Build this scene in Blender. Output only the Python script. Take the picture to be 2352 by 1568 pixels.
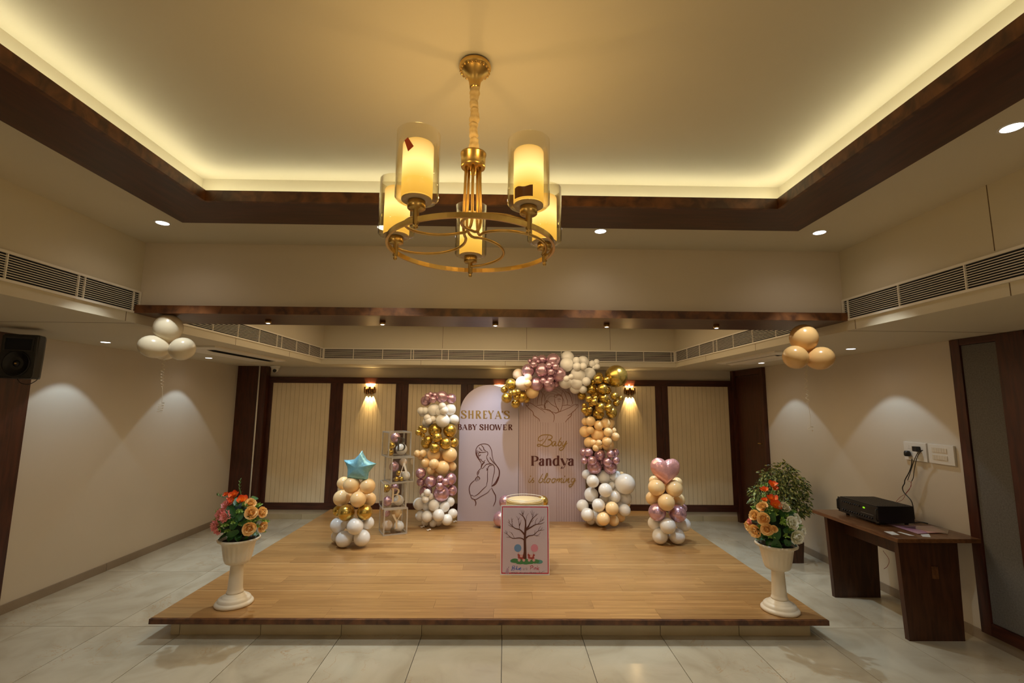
import bpy, bmesh, math, random
from mathutils import Vector, Matrix, noise

S = bpy.context.scene
for _o in list(bpy.data.objects):
    bpy.data.objects.remove(_o, do_unlink=True)
COL = S.collection
PI = math.pi
rnd = random.Random(7)

# ------------------------------------------------------------------ camera
FPX, PITCH, YAW, ROLL, CAMZ = 1087.0325, 0.13111, 0.0138, 0.00868, 1.7225
_cy, _sy, _cp, _sp, _cr, _sr = (math.cos(YAW), math.sin(YAW), math.cos(PITCH), math.sin(PITCH),
                                math.cos(ROLL), math.sin(ROLL))
CF = Vector((_sy * _cp, _cy * _cp, _sp))
_R0 = Vector((_cy, -_sy, 0))
_U0 = _R0.cross(CF)
CR = _cr * _R0 + _sr * _U0
CU = -_sr * _R0 + _cr * _U0
CPOS = Vector((0, 0, CAMZ))
cam_data = bpy.data.cameras.new('camera')
cam_data.sensor_width = 36
cam_data.lens = FPX * 36 / 2352
cam_data.clip_start = 0.02
cam = bpy.data.objects.new('camera', cam_data)
COL.objects.link(cam)
cam.matrix_world = Matrix(((CR.x, CU.x, -CF.x, 0), (CR.y, CU.y, -CF.y, 0), (CR.z, CU.z, -CF.z, CAMZ), (0, 0, 0, 1)))
S.camera = cam

# ------------------------------------------------------------------ world, exposure
W = bpy.data.worlds.new('world')
S.world = W
W.use_nodes = True
W.node_tree.nodes['Background'].inputs[0].default_value = (1.0, 0.85, 0.65, 1)
W.node_tree.nodes['Background'].inputs[1].default_value = 0.02
S.view_settings.view_transform = 'Standard'
S.view_settings.look = 'None'
S.view_settings.gamma = 1
S.view_settings.use_curve_mapping = False
S.view_settings.exposure = 0.0
try:
    S.cycles.use_denoising = True
    S.cycles.max_bounces = 8
    S.cycles.diffuse_bounces = 5
    S.cycles.transparent_max_bounces = 24
    S.cycles.sample_clamp_indirect = 6
    S.cycles.caustics_reflective = False
    S.cycles.caustics_refractive = False
except Exception:
    pass

# light strengths, tuned together
COOL = (0.70, 0.88, 1.0)
MAINC = (0.90, 0.95, 0.92)
WARM = (1.0, 0.62, 0.22)
P_WALL = 13.0      # wall washing downlights in the low soffit (W)
P_MAIN = 27.0      # downlights in the main ceiling
P_REAR = 92.0      # downlights in the rear recess over the stage
P_BEAM = 9.0       # small spots under the beam
P_SCONCE = 42.0
E_COVE = 13.5
E_SHADE = 2.0
P_BULB = 2.1
P_RECESS = 52.0    # added warm fill over the stage
P_ROOM = 29.0      # added warm fill from behind the camera


def spot(name, loc, power, size_deg, blend=0.15, color=COOL, target=None, radius=0.025):
    l = bpy.data.lights.new(name, 'SPOT')
    l.energy = power
    l.color = color
    l.spot_size = math.radians(size_deg)
    l.spot_blend = blend
    l.shadow_soft_size = radius
    o = bpy.data.objects.new(name, l)
    COL.objects.link(o)
    o.location = loc
    d = Vector(target) - Vector(loc) if target else Vector((0, 0, -1))
    o.rotation_euler = d.to_track_quat('-Z', 'Y').to_euler()
    return o


def point(name, loc, power, color, radius=0.03):
    l = bpy.data.lights.new(name, 'POINT')
    l.energy = power
    l.color = color
    l.shadow_soft_size = radius
    o = bpy.data.objects.new(name, l)
    COL.objects.link(o)
    o.location = loc
    return o


# added warm fill: unseen area lights behind the camera, facing down
for x in (-2.2, 1.9):
    l = bpy.data.lights.new('hall_fill', 'AREA')
    l.shape = 'DISK'
    l.size = 0.5
    l.energy = P_ROOM
    l.color = (1.0, 0.80, 0.55)
    o = bpy.data.objects.new('hall_fill', l)
    COL.objects.link(o)
    o.location = (x, -1.9, 2.83)

# added warm fill: unseen area light under the recess ceiling, over the stage
l = bpy.data.lights.new('recess_fill', 'AREA')
l.shape = 'RECTANGLE'
l.size, l.size_y = 3.2, 1.6
l.energy = P_RECESS
l.color = (1.0, 0.74, 0.42)
o = bpy.data.objects.new('recess_fill', l)
COL.objects.link(o)
o.location = (-0.1, 5.1, 2.835)

ZL, ZC, XL, XR, YB, YRB, XWL, XWR, YW = 2.2604, 2.8472, -2.594, 2.438, 3.3226, 6.72, -4.0535, 3.5997, 7.366
YF = -2.6


# ------------------------------------------------------------------ helpers
def ray(px, py):
    return CF + CR * ((px - 1176) / FPX) - CU * ((py - 784) / FPX)


def at(px, py, ax, val):
    d = ray(px, py)
    i = 'xyz'.index(ax)
    return CPOS + d * ((val - CPOS[i]) / d[i])


def atp(px, py, p0, n):
    d = ray(px, py)
    return CPOS + d * ((Vector(p0) - CPOS).dot(n) / d.dot(n))


def hexc(r, g, b):
    f = lambda c: ((c / 255 + 0.055) / 1.055) ** 2.4 if c > 10 else c / 255 / 12.92
    return (f(r), f(g), f(b))


def wloc(o):
    v = Vector((0, 0, 0))
    while o is not None:
        v += o.location
        o = o.parent
    return v


class MB:
    def __init__(s):
        s.v, s.f, s.sm = [], [], []

    def add(s, vs, fs, smooth=False):
        b = len(s.v)
        s.v += [tuple(v) for v in vs]
        s.f += [tuple(i + b for i in f) for f in fs]
        s.sm += [smooth] * len(fs)
        return s

    def box(s, x0, x1, y0, y1, z0, z1):
        vs = [(x, y, z) for z in (z0, z1) for y in (y0, y1) for x in (x0, x1)]
        return s.add(vs, [(0, 2, 3, 1), (4, 5, 7, 6), (0, 1, 5, 4), (2, 6, 7, 3), (0, 4, 6, 2), (1, 3, 7, 5)])

    def bbox(s, x0, x1, y0, y1, z0, z1, b=0.004):
        """box with chamfered edges"""
        bm = bmesh.new()
        bmesh.ops.create_cube(bm, size=1)
        for v in bm.verts:
            v.co = Vector(((x0 + x1) / 2 + v.co.x * (x1 - x0), (y0 + y1) / 2 + v.co.y * (y1 - y0),
                           (z0 + z1) / 2 + v.co.z * (z1 - z0)))
        bmesh.ops.bevel(bm, geom=bm.edges[:], offset=b, segments=2, affect='EDGES', profile=0.7)
        bm.verts.index_update()
        s.add([v.co[:] for v in bm.verts], [[v.index for v in f.verts] for f in bm.faces])
        bm.free()
        return s

    def prism(s, poly, y0, y1, axis='y'):
        """poly: list of 2D points; extruded along axis"""
        n = len(poly)
        if axis == 'y':
            m = lambda p, t: (p[0], t, p[1])
        elif axis == 'z':
            m = lambda p, t: (p[0], p[1], t)
        else:
            m = lambda p, t: (t, p[0], p[1])
        vs = [m(p, y0) for p in poly] + [m(p, y1) for p in poly]
        fs = [tuple(range(n)), tuple(range(2 * n - 1, n - 1, -1))]
        fs += [(i, i + n, (i + 1) % n + n, (i + 1) % n) for i in range(n)]
        return s.add(vs, fs)

    def lathe(s, prof, c=(0, 0, 0), seg=24, smooth=True, cap=True, flute=None):
        vs, fs = [], []
        for r, z in prof:
            for k in range(seg):
                a = 2 * PI * k / seg
                rr = r * (flute(a, z) if flute else 1)
                vs.append((c[0] + rr * math.cos(a), c[1] + rr * math.sin(a), c[2] + z))
        for i in range(len(prof) - 1):
            for k in range(seg):
                k2 = (k + 1) % seg
                fs.append((i * seg + k, i * seg + k2, (i + 1) * seg + k2, (i + 1) * seg + k))
        if cap:
            fs.append(tuple(range(seg - 1, -1, -1)))
            fs.append(tuple((len(prof) - 1) * seg + k for k in range(seg)))
        return s.add(vs, fs, smooth)

    def tube(s, pts, r, seg=8, closed=False, smooth=True):
        pts = [Vector(p) for p in pts]
        n = len(pts)
        rs = r if isinstance(r, (list, tuple)) else [r] * n
        vs, fs = [], []
        up = None
        for i, p in enumerate(pts):
            a = pts[(i - 1) % n] if (closed or i > 0) else p
            b = pts[(i + 1) % n] if (closed or i < n - 1) else p
            t = (b - a).normalized()
            if up is None:
                up = t.orthogonal().normalized()
            up = (up - t * up.dot(t))
            up = up.normalized() if up.length > 1e-6 else t.orthogonal().normalized()
            w = t.cross(up)
            for k in range(seg):
                an = 2 * PI * k / seg
                vs.append(p + (up * math.cos(an) + w * math.sin(an)) * rs[i])
        m = n if closed else n - 1
        for i in range(m):
            j = (i + 1) % n
            for k in range(seg):
                k2 = (k + 1) % seg
                fs.append((i * seg + k, i * seg + k2, j * seg + k2, j * seg + k))
        if not closed:
            fs.append(tuple(range(seg - 1, -1, -1)))
            fs.append(tuple((n - 1) * seg + k for k in range(seg)))
        return s.add(vs, fs, smooth)

    def mesh(s, name, off=None):
        me = bpy.data.meshes.new(name)
        o = off or Vector((0, 0, 0))
        me.from_pydata([(v[0] - o[0], v[1] - o[1], v[2] - o[2]) for v in s.v], [], s.f)
        me.polygons.foreach_set('use_smooth', s.sm)
        me.update()
        return me


def link(name, data, parent=None, loc=(0, 0, 0), rot=None, scale=None):
    o = bpy.data.objects.new(name, data)
    COL.objects.link(o)
    if parent:
        o.parent = parent
    o.location = loc
    if rot:
        o.rotation_euler = rot
    if scale:
        o.scale = scale if hasattr(scale, '__len__') else (scale,) * 3
    return o


def thing(name, label, cat, loc=(0, 0, 0), group=None, rot=None):
    o = link(name, None, None, loc, rot)
    o.empty_display_size = 0.05
    o['label'] = label
    o['category'] = cat
    if group:
        o['group'] = group
    return o


def tag(o, label, cat, group=None):
    o['label'] = label
    o['category'] = cat
    if group:
        o['group'] = group
    return o


def part(parent, name, mb, mat, world=True, label=None):
    """mesh part; with world=True the builder holds world coordinates"""
    me = mb.mesh(name, wloc(parent) if (world and parent) else None)
    me.materials.append(mat)
    o = link(name, me, parent)
    if label:
        o['label'] = label
    return o


def struct(name, mb, mat, parent=None):
    o = part(parent, name, mb, mat)
    if parent is None:
        o['kind'] = 'structure'
    return o


def inst(parent, name, me, wpos, rot=None, scale=None, label=None, local=False):
    """instance of a shared mesh"""
    p = Vector(wpos) if local else Vector(wpos) - (wloc(parent) if parent else Vector())
    o = link(name, me, parent, p, rot, scale)
    if label:
        o['label'] = label
    return o


def smooth_pts(pts, n=5):
    """Catmull-Rom through the points"""
    if len(pts) < 3:
        return [Vector(p) for p in pts]
    P = [Vector(p) for p in pts]
    P = [2 * P[0] - P[1]] + P + [2 * P[-1] - P[-2]]
    out = []
    for i in range(1, len(P) - 2):
        a, b, c, d = P[i - 1], P[i], P[i + 1], P[i + 2]
        for k in range(n):
            t = k / n
            out.append(0.5 * ((2 * b) + (c - a) * t + (2 * a - 5 * b + 4 * c - d) * t * t + (3 * b - a - 3 * c + d) * t ** 3))
    out.append(P[-2])
    return out


# ------------------------------------------------------------------ materials
def mat(name, col, rough=0.6, metal=0.0, **kw):
    m = bpy.data.materials.new(name)
    m.use_nodes = True
    b = m.node_tree.nodes['Principled BSDF']
    b.inputs['Base Color'].default_value = (*col, 1)
    b.inputs['Roughness'].default_value = rough
    b.inputs['Metallic'].default_value = metal
    for k, v in kw.items():
        b.inputs[k].default_value = v
    return m


def N(m, t, **kw):
    n = m.node_tree.nodes.new(t)
    for k, v in kw.items():
        if k.startswith('i_'):
            n.inputs[k[2:].replace('_', ' ')].default_value = v
        else:
            setattr(n, k, v)
    return n


def L(m, a, b):
    m.node_tree.links.new(a, b)


def ramp(m, fac, stops):
    r = N(m, 'ShaderNodeValToRGB')
    e = r.color_ramp.elements
    while len(e) < len(stops):
        e.new(0.5)
    for i, (p, c) in enumerate(stops):
        e[i].position = p
        e[i].color = (*c, 1)
    L(m, fac, r.inputs[0])
    return r.outputs[0]


def coords(m, scale=(1, 1, 1), kind='Object', rnd_off=0.0):
    """texture coordinates; 'pos' = place in the room"""
    if kind == 'pos':
        src = N(m, 'ShaderNodeNewGeometry').outputs['Position']
    else:
        src = N(m, 'ShaderNodeTexCoord').outputs[kind]
    mp = N(m, 'ShaderNodeMapping')
    mp.inputs['Scale'].default_value = scale
    L(m, src, mp.inputs['Vector'])
    if rnd_off:
        oi = N(m, 'ShaderNodeObjectInfo')
        mu = N(m, 'ShaderNodeMath', operation='MULTIPLY')
        mu.inputs[1].default_value = rnd_off
        L(m, oi.outputs['Random'], mu.inputs[0])
        cx = N(m, 'ShaderNodeCombineXYZ')
        for i in range(3):
            L(m, mu.outputs[0], cx.inputs[i])
        L(m, cx.outputs[0], mp.inputs['Location'])
    return mp.outputs[0]


def bump(m, height, strength=0.2, dist=0.002):
    b = N(m, 'ShaderNodeBump')
    b.inputs['Strength'].default_value = strength
    b.inputs['Distance'].default_value = dist
    L(m, height, b.inputs['Height'])
    L(m, b.outputs[0], m.node_tree.nodes['Principled BSDF'].inputs['Normal'])


def bsdf(m):
    return m.node_tree.nodes['Principled BSDF']


def mottled(name, c0, c1, rough, scale=3.0, bstr=0.08, kind='pos', metal=0.0, stretch=(1, 1, 1), rnd_off=0.0, bscale=60):
    m = mat(name, c0, rough, metal)
    v = coords(m, stretch, kind, rnd_off)
    n = N(m, 'ShaderNodeTexNoise')
    n.inputs['Scale'].default_value = scale
    n.inputs['Detail'].default_value = 6
    L(m, v, n.inputs['Vector'])
    L(m, ramp(m, n.outputs[0], [(0.3, c0), (0.7, c1)]), bsdf(m).inputs['Base Color'])
    if bstr:
        n2 = N(m, 'ShaderNodeTexNoise')
        n2.inputs['Scale'].default_value = bscale
        L(m, v, n2.inputs['Vector'])
        bump(m, n2.outputs[0], bstr, 0.001)
    return m


M = {}
M['wall'] = mottled('cream_wall_paint', (0.585, 0.53, 0.445), (0.625, 0.565, 0.48), 0.55, 1.2, 0.10, bscale=180)
M['ceil'] = mottled('cream_ceiling_paint', (0.60, 0.55, 0.43), (0.63, 0.58, 0.46), 0.7, 1.0, 0.05, bscale=150)
M['seam'] = mat('joint_shadow_brown', (0.14, 0.09, 0.05), 0.8)


def wood_mat(name, cd, cl, rough, stretch, off=0.0, kind='pos'):
    m = mat(name, cd, rough)
    v = coords(m, stretch, kind, off)
    n = N(m, 'ShaderNodeTexNoise')
    n.inputs['Scale'].default_value = 6
    n.inputs['Detail'].default_value = 8
    n.inputs['Distortion'].default_value = 0.6
    L(m, v, n.inputs['Vector'])
    L(m, ramp(m, n.outputs[0], [(0.35, cd), (0.65, cl)]), bsdf(m).inputs['Base Color'])
    bump(m, n.outputs[0], 0.15, 0.001)
    return m


WD, WLT = (0.036, 0.0095, 0.0050), (0.075, 0.0195, 0.0095)
M['wood_x'] = wood_mat('dark_walnut_along', WD, WLT, 0.35, (0.6, 5, 5))
M['wood_y'] = wood_mat('dark_walnut_deep', WD, WLT, 0.35, (5, 0.6, 5))
M['wood_z'] = wood_mat('dark_walnut_upright', WD, WLT, 0.38, (5, 5, 0.6))
M['beam_face'] = wood_mat('beam_veneer', (0.050, 0.016, 0.006), (0.16, 0.060, 0.018), 0.4, (2.2, 3, 2))
M['table'] = wood_mat('table_wood', (0.085, 0.033, 0.012), (0.17, 0.072, 0.026), 0.3, (5, 0.7, 5))
M['table_leg'] = wood_mat('table_leg_wood', (0.040, 0.014, 0.006), (0.075, 0.027, 0.011), 0.4, (5, 5, 0.6))
M['slat'] = mottled('cream_grooved_board', (0.70, 0.585, 0.39), (0.75, 0.63, 0.43), 0.5, 4, 0.05, kind='pos')
M['fabric'] = mottled('grey_fabric', (0.11, 0.105, 0.10), (0.155, 0.148, 0.14), 0.95, 90, 0.4, bscale=400)
M['grout'] = mat('dark_grout', (0.07, 0.06, 0.05), 0.9)
M['white_metal'] = mat('white_painted_metal', (0.80, 0.76, 0.68), 0.4)
M['black_void'] = mat('recess_black', (0.012, 0.013, 0.018), 0.9)  # flat black painted in for the shade inside openings
M['white_pl'] = mat('white_plastic', (0.72, 0.70, 0.66), 0.35)
M['cream_pl'] = mat('cream_plastic', (0.62, 0.54, 0.42), 0.4)
M['black_pl'] = mottled('black_plastic', (0.010, 0.010, 0.010), (0.016, 0.015, 0.014), 0.45, 40, 0.1, kind='Object')
M['black_met'] = mat('black_metal', (0.008, 0.008, 0.009), 0.35, 0.3)
M['brass'] = mottled('antique_brass', (0.56, 0.36, 0.11), (0.70, 0.47, 0.16), 0.28, 12, 0.05, metal=1.0, kind='Object')
M['bronze'] = mat('dark_bronze', (0.22, 0.11, 0.035), 0.3, 0.9)
M['chrome'] = mat('chrome', (0.7, 0.7, 0.72), 0.15, 1.0)

# marble-look floor tile
m = mat('marble_tile', (0.5, 0.45, 0.36), 0.16)
v = coords(m, (1, 1, 1), 'Object', 37.0)
n1 = N(m, 'ShaderNodeTexNoise'); n1.inputs['Scale'].default_value = 2.2; n1.inputs['Detail'].default_value = 8
n1.inputs['Distortion'].default_value = 1.2
L(m, v, n1.inputs['Vector'])
basec = ramp(m, n1.outputs[0], [(0.3, (0.41, 0.355, 0.255)), (0.5, (0.50, 0.445, 0.335)), (0.7, (0.55, 0.495, 0.38))])
n2 = N(m, 'ShaderNodeTexNoise'); n2.inputs['Scale'].default_value = 3.4; n2.inputs['Detail'].default_value = 10
n2.inputs['Distortion'].default_value = 2.2
L(m, v, n2.inputs['Vector'])
vein = ramp(m, n2.outputs[0], [(0.488, (0, 0, 0)), (0.5, (0.7, 0.7, 0.7)), (0.512, (0, 0, 0))])
n3 = N(m, 'ShaderNodeTexNoise'); n3.inputs['Scale'].default_value = 1.7
L(m, v, n3.inputs['Vector'])
patch = ramp(m, n3.outputs[0], [(0.50, (0, 0, 0)), (0.66, (1, 1, 1))])
mul = N(m, 'ShaderNodeMath', operation='MULTIPLY'); L(m, vein, mul.inputs[0]); L(m, patch, mul.inputs[1])
mx = N(m, 'ShaderNodeMix', data_type='RGBA')
mx.inputs['B'].default_value = (0.42, 0.25, 0.11, 1)
L(m, mul.outputs[0], mx.inputs['Factor']); L(m, basec, mx.inputs['A'])
L(m, mx.outputs['Result'], bsdf(m).inputs['Base Color'])
M['tile'] = m
M['skirt'] = mottled('skirting_tile', (0.24, 0.19, 0.14), (0.30, 0.24, 0.18), 0.35, 3, 0.02, kind='Object', rnd_off=9)
M['riser'] = mottled('riser_tile', (0.42, 0.35, 0.22), (0.52, 0.44, 0.29), 0.3, 4, 0.02, kind='Object', rnd_off=9)

# stage boards: each laminate board is printed with three narrow oak strips
m = mat('oak_laminate', (0.4, 0.22, 0.1), 0.33)
v = coords(m, (1, 1, 1), 'Object', 5.3)
br = N(m, 'ShaderNodeTexBrick')
br.inputs['Scale'].default_value = 1.0
br.inputs['Brick Width'].default_value = 0.9
br.inputs['Row Height'].default_value = 0.0283
br.inputs['Mortar Size'].default_value = 0.0006
br.inputs['Color1'].default_value = (0.325, 0.172, 0.060, 1)
br.inputs['Color2'].default_value = (0.42, 0.235, 0.085, 1)
br.inputs['Mortar'].default_value = (0.28, 0.145, 0.06, 1)
br.offset = 0.37
L(m, v, br.inputs['Vector'])
gr = N(m, 'ShaderNodeTexNoise'); gr.inputs['Scale'].default_value = 9; gr.inputs['Detail'].default_value = 7
mp = N(m, 'ShaderNodeMapping'); mp.inputs['Scale'].default_value = (0.5, 9, 1)
L(m, v, mp.inputs['Vector']); L(m, mp.outputs[0], gr.inputs['Vector'])
gcol = ramp(m, gr.outputs[0], [(0.32, (0.86, 0.83, 0.79)), (0.6, (1.08, 1.08, 1.08))])
mm = N(m, 'ShaderNodeMix', data_type='RGBA', blend_type='MULTIPLY'); mm.inputs['Factor'].default_value = 1
L(m, br.outputs['Color'], mm.inputs['A']); L(m, gcol, mm.inputs['B'])
oi = N(m, 'ShaderNodeObjectInfo')
hv = N(m, 'ShaderNodeHueSaturation')
mr = N(m, 'ShaderNodeMapRange'); mr.inputs['To Min'].default_value = 0.88; mr.inputs['To Max'].default_value = 1.12
L(m, oi.outputs['Random'], mr.inputs['Value']); L(m, mr.outputs[0], hv.inputs['Value'])
L(m, mm.outputs['Result'], hv.inputs['Color']); L(m, hv.outputs[0], bsdf(m).inputs['Base Color'])
M['oak'] = m
M['oak_light'] = mat('pale_joint_strip', (0.62, 0.42, 0.2), 0.35)

# balloons
M['b_white'] = mat('white_latex', (0.88, 0.87, 0.85), 0.22, 0, **{'Subsurface Weight': 0.15, 'Subsurface Radius': (0.03, 0.03, 0.03), 'Subsurface Scale': 0.3})
M['b_peach'] = mat('peach_latex', (0.95, 0.68, 0.36), 0.24, 0, **{'Subsurface Weight': 0.15, 'Subsurface Radius': (0.03, 0.02, 0.01), 'Subsurface Scale': 0.3})
M['b_pale'] = mat('pale_peach_latex', (0.95, 0.78, 0.62), 0.24)
M['b_gold'] = mat('gold_chrome_latex', (0.67, 0.46, 0.11), 0.24, 0.88)
M['b_mauve'] = mat('mauve_chrome_latex', (0.68, 0.43, 0.54), 0.24, 0.72)
M['b_blue'] = mottled('blue_foil', (0.20, 0.50, 0.66), (0.28, 0.60, 0.76), 0.25, 60, 0.3, metal=0.35, kind='Object', bscale=90)
M['b_pink'] = mottled('pink_foil', (0.80, 0.40, 0.40), (0.88, 0.48, 0.47), 0.24, 60, 0.3, metal=0.5, kind='Object', bscale=90)


def emit(name, col, strength):
    m = bpy.data.materials.new(name)
    m.use_nodes = True
    nt = m.node_tree
    nt.nodes.remove(nt.nodes['Principled BSDF'])
    e = nt.nodes.new('ShaderNodeEmission')
    e.inputs[0].default_value = (*col, 1)
    e.inputs[1].default_value = strength
    nt.links.new(e.outputs[0], nt.nodes['Material Output'].inputs[0])
    return m


M['lamp_face'] = emit('lamp_diffuser', (1, 0.98, 0.95), 6.0)
M['led'] = emit('cove_led_strip', (1.0, 0.93, 0.62), E_COVE)


def clear_mat(name, tint=(1, 1, 1), rough=0.03, refl=0.9, edge=0.12):
    m = bpy.data.materials.new(name)
    m.use_nodes = True
    nt = m.node_tree
    nt.nodes.remove(nt.nodes['Principled BSDF'])
    t = nt.nodes.new('ShaderNodeBsdfTransparent'); t.inputs[0].default_value = (*tint, 1)
    g = nt.nodes.new('ShaderNodeBsdfGlossy'); g.inputs['Roughness'].default_value = rough
    g.inputs[0].default_value = (refl, refl, refl, 1)
    lw = nt.nodes.new('ShaderNodeLayerWeight'); lw.inputs[0].default_value = 0.5
    fr = nt.nodes.new('ShaderNodeMath'); fr.operation = 'POWER'; fr.inputs[1].default_value = 5.0
    nt.links.new(lw.outputs['Facing'], fr.inputs[0])
    ad = nt.nodes.new('ShaderNodeMath'); ad.operation = 'ADD'; ad.use_clamp = True; ad.inputs[1].default_value = edge
    nt.links.new(fr.outputs[0], ad.inputs[0])
    mx = nt.nodes.new('ShaderNodeMixShader')
    nt.links.new(ad.outputs[0], mx.inputs[0]); nt.links.new(t.outputs[0], mx.inputs[1]); nt.links.new(g.outputs[0], mx.inputs[2])
    nt.links.new(mx.outputs[0], nt.nodes['Material Output'].inputs[0])
    return m


M['lamp_glass'] = clear_mat('amber_clear_glass', (0.97, 0.94, 0.84), 0.02, 0.9, 0.02)
M['pane'] = clear_mat('clear_film', (0.985, 0.985, 0.98), 0.08, 0.9, 0.035)
M['box_edge'] = mat('clear_plastic_edge', (0.74, 0.73, 0.70), 0.2, 0.55, Alpha=0.7)
M['shade'] = None
m = bpy.data.materials.new('lit_frosted_shade'); m.use_nodes = True
nt = m.node_tree; nt.nodes.remove(nt.nodes['Principled BSDF'])
e = nt.nodes.new('ShaderNodeEmission'); e.inputs[1].default_value = E_SHADE
tc = nt.nodes.new('ShaderNodeTexCoord'); sx = nt.nodes.new('ShaderNodeSeparateXYZ')
nt.links.new(tc.outputs['Generated'], sx.inputs[0])
cr_ = nt.nodes.new('ShaderNodeValToRGB')
for i, (p, c) in enumerate([(0.0, (0.48, 0.25, 0.035)), (0.28, (0.60, 0.35, 0.06)), (0.6, (1.0, 0.66, 0.26)), (1.0, (0.46, 0.26, 0.06))]):
    if i > 1:
        cr_.color_ramp.elements.new(p)
for i, (p, c) in enumerate([(0.0, (0.48, 0.25, 0.035)), (0.28, (0.60, 0.35, 0.06)), (0.6, (1.0, 0.66, 0.26)), (1.0, (0.46, 0.26, 0.06))]):
    cr_.color_ramp.elements[i].position = p
    cr_.color_ramp.elements[i].color = (*c, 1)
nt.links.new(sx.outputs[2], cr_.inputs[0]); nt.links.new(cr_.outputs[0], e.inputs[0])
nt.links.new(e.outputs[0], nt.nodes['Material Output'].inputs[0])
M['shade'] = m

# ================================================================== STRUCTURE
# floor: grout bed with every marble tile its own piece
floor = struct('floor', MB().box(XWL - 0.1, XWR + 0.1, YF - 0.1, YW + 0.1, -0.06, -0.006), M['grout'])
GX, GY = -1.8043, 3.9419
tile_me = MB().bbox(-0.2979, 0.2979, -0.5979, 0.5979, -0.012, 0.0, 0.0012).mesh('tile')
tile_me.materials.append(M['tile'])
i0 = math.floor((XWL - GX) / 0.6)
i1 = math.ceil((XWR - GX) / 0.6)
for j in range(-4, 3):
    for i in range(i0, i1):
        xa, xb = max(GX + 0.6 * i, XWL + 0.002), min(GX + 0.6 * (i + 1), XWR - 0.002)
        ya, yb = GY + 1.2 * j, min(GY + 1.2 * (j + 1), YW - 0.002)
        if yb < -0.2 or ya > YW:
            continue
        if xb - xa > 0.59 and yb - ya > 1.19:
            inst(floor, 'tile', tile_me, ((xa + xb) / 2, (ya + yb) / 2, 0))
        else:
            cx, cy = (xa + xb) / 2, (ya + yb) / 2
            mb = MB().bbox(-(xb - xa) / 2 + .0016, (xb - xa) / 2 - .0016, -(yb - ya) / 2 + .0016, (yb - ya) / 2 - .0016, -0.012, 0, 0.0012)
            me = mb.mesh('tile'); me.materials.append(M['tile'])
            inst(floor, 'tile', me, (cx, cy, 0))
# plain tiled floor behind the camera
part(floor, 'tile', MB().box(XWL, XWR, YF, GY - 1.2 * 4 - 0.002, -0.012, 0), M['tile'])

# walls
struct('wall_left', MB().box(XWL - 0.12, XWL, YF, YW + 0.1, 0, ZL + 0.7), M['wall'])
struct('wall_right', MB().box(XWR, XWR + 0.12, YF, YW + 0.1, 0, ZL + 0.7), M['wall'])
struct('wall_front', MB().box(XWL, XWR, YF - 0.12, YF, 0, ZC + 0.4), M['wall'])
wall_back = struct('wall_back', MB().box(XWL, XWR, YW, YW + 0.12, 0, ZL + 0.7), M['wall'])

# ceiling: main field with its lighting tray, low perimeter soffit, bulkhead, rear recess
cl = MB()
TX0, TX1, TY0, TY1, TZ = -1.845, 1.675, -1.6, 2.745, 3.06     # tray walls
cl.box(XL, TX0, YF, YB, ZC, ZC + 0.03)
cl.box(TX1, XR, YF, YB, ZC, ZC + 0.03)
cl.box(TX0, TX1, TY1, YB, ZC, ZC + 0.03)
cl.box(TX0, TX1, YF, TY0, ZC, ZC + 0.03)
ceiling = struct('ceiling', cl, M['ceil'])
tr = MB()
tr.box(TX0 - 0.03, TX1 + 0.03, TY0 - 0.03, TY1 + 0.03, TZ, TZ + 0.03)
tr.box(TX0 - 0.03, TX0, TY0, TY1, ZC, TZ).box(TX1, TX1 + 0.03, TY0, TY1, ZC, TZ)
tr.box(TX0 - 0.03, TX1 + 0.03, TY1, TY1 + 0.03, ZC, TZ).box(TX0 - 0.03, TX1 + 0.03, TY0 - 0.03, TY0, ZC, TZ)
part(ceiling, 'tray', tr, M['ceil'])
so = MB()
so.box(XWL, XL, YF, YW, ZL, ZL + 0.06).box(XR, XWR, YF, YW, ZL, ZL + 0.06).box(XL, XR, YRB, YW, ZL, ZL + 0.06)
so.box(XL - 0.06, XL, YF, YRB, ZL + 0.06, ZC + 0.03).box(XR, XR + 0.06, YF, YRB, ZL + 0.06, ZC + 0.03)
so.box(XL - 0.06, XR + 0.06, YRB, YRB + 0.06, ZL + 0.06, ZC + 0.03)
part(ceiling, 'soffit', so, M['ceil'])
bk = MB().box(XL, XR, YB, YB + 0.35, 2.383, ZC + 0.03)
part(ceiling, 'bulkhead', bk, M['wall'])
part(ceiling, 'rear_field', MB().box(XL, XR, YB + 0.35, YRB, ZC, ZC + 0.03), M['ceil'])
# thin board joints on the drop faces and the soffit
sm_ = MB()
for (px, py) in ((2283, 560),):
    y = at(px, py, 'x', XR)[1]
    sm_.box(XR - 0.0012, XR, y - 0.002, y + 0.002, 2.50, ZC)
for y in (3.22, 4.55, 5.7):
    sm_.box(XL, XL + 0.0012, y - 0.002, y + 0.002, ZL, 2.325)
    sm_.box(XR - 0.0012, XR, y - 0.002, y + 0.002, ZL, 2.325)
for y in (2.2, 1.1):
    sm_.box(XR - 0.0012, XR, y - 0.002, y + 0.002, ZL, 2.325)
for x in (-1.2, 0.0, 1.2):
    sm_.box(x - 0.002, x + 0.002, YRB - 0.0012, YRB, ZL, 2.325)
    sm_.box(x + 0.3, x + 0.304, YRB - 0.0012, YRB, 2.5, ZC)
sm_.box(XWL, XL, 3.298, 3.302, ZL - 0.0012, ZL).box(XR, XWR, 3.298, 3.302, ZL - 0.0012, ZL)
part(ceiling, 'board_joint', sm_, M['seam'])

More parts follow.
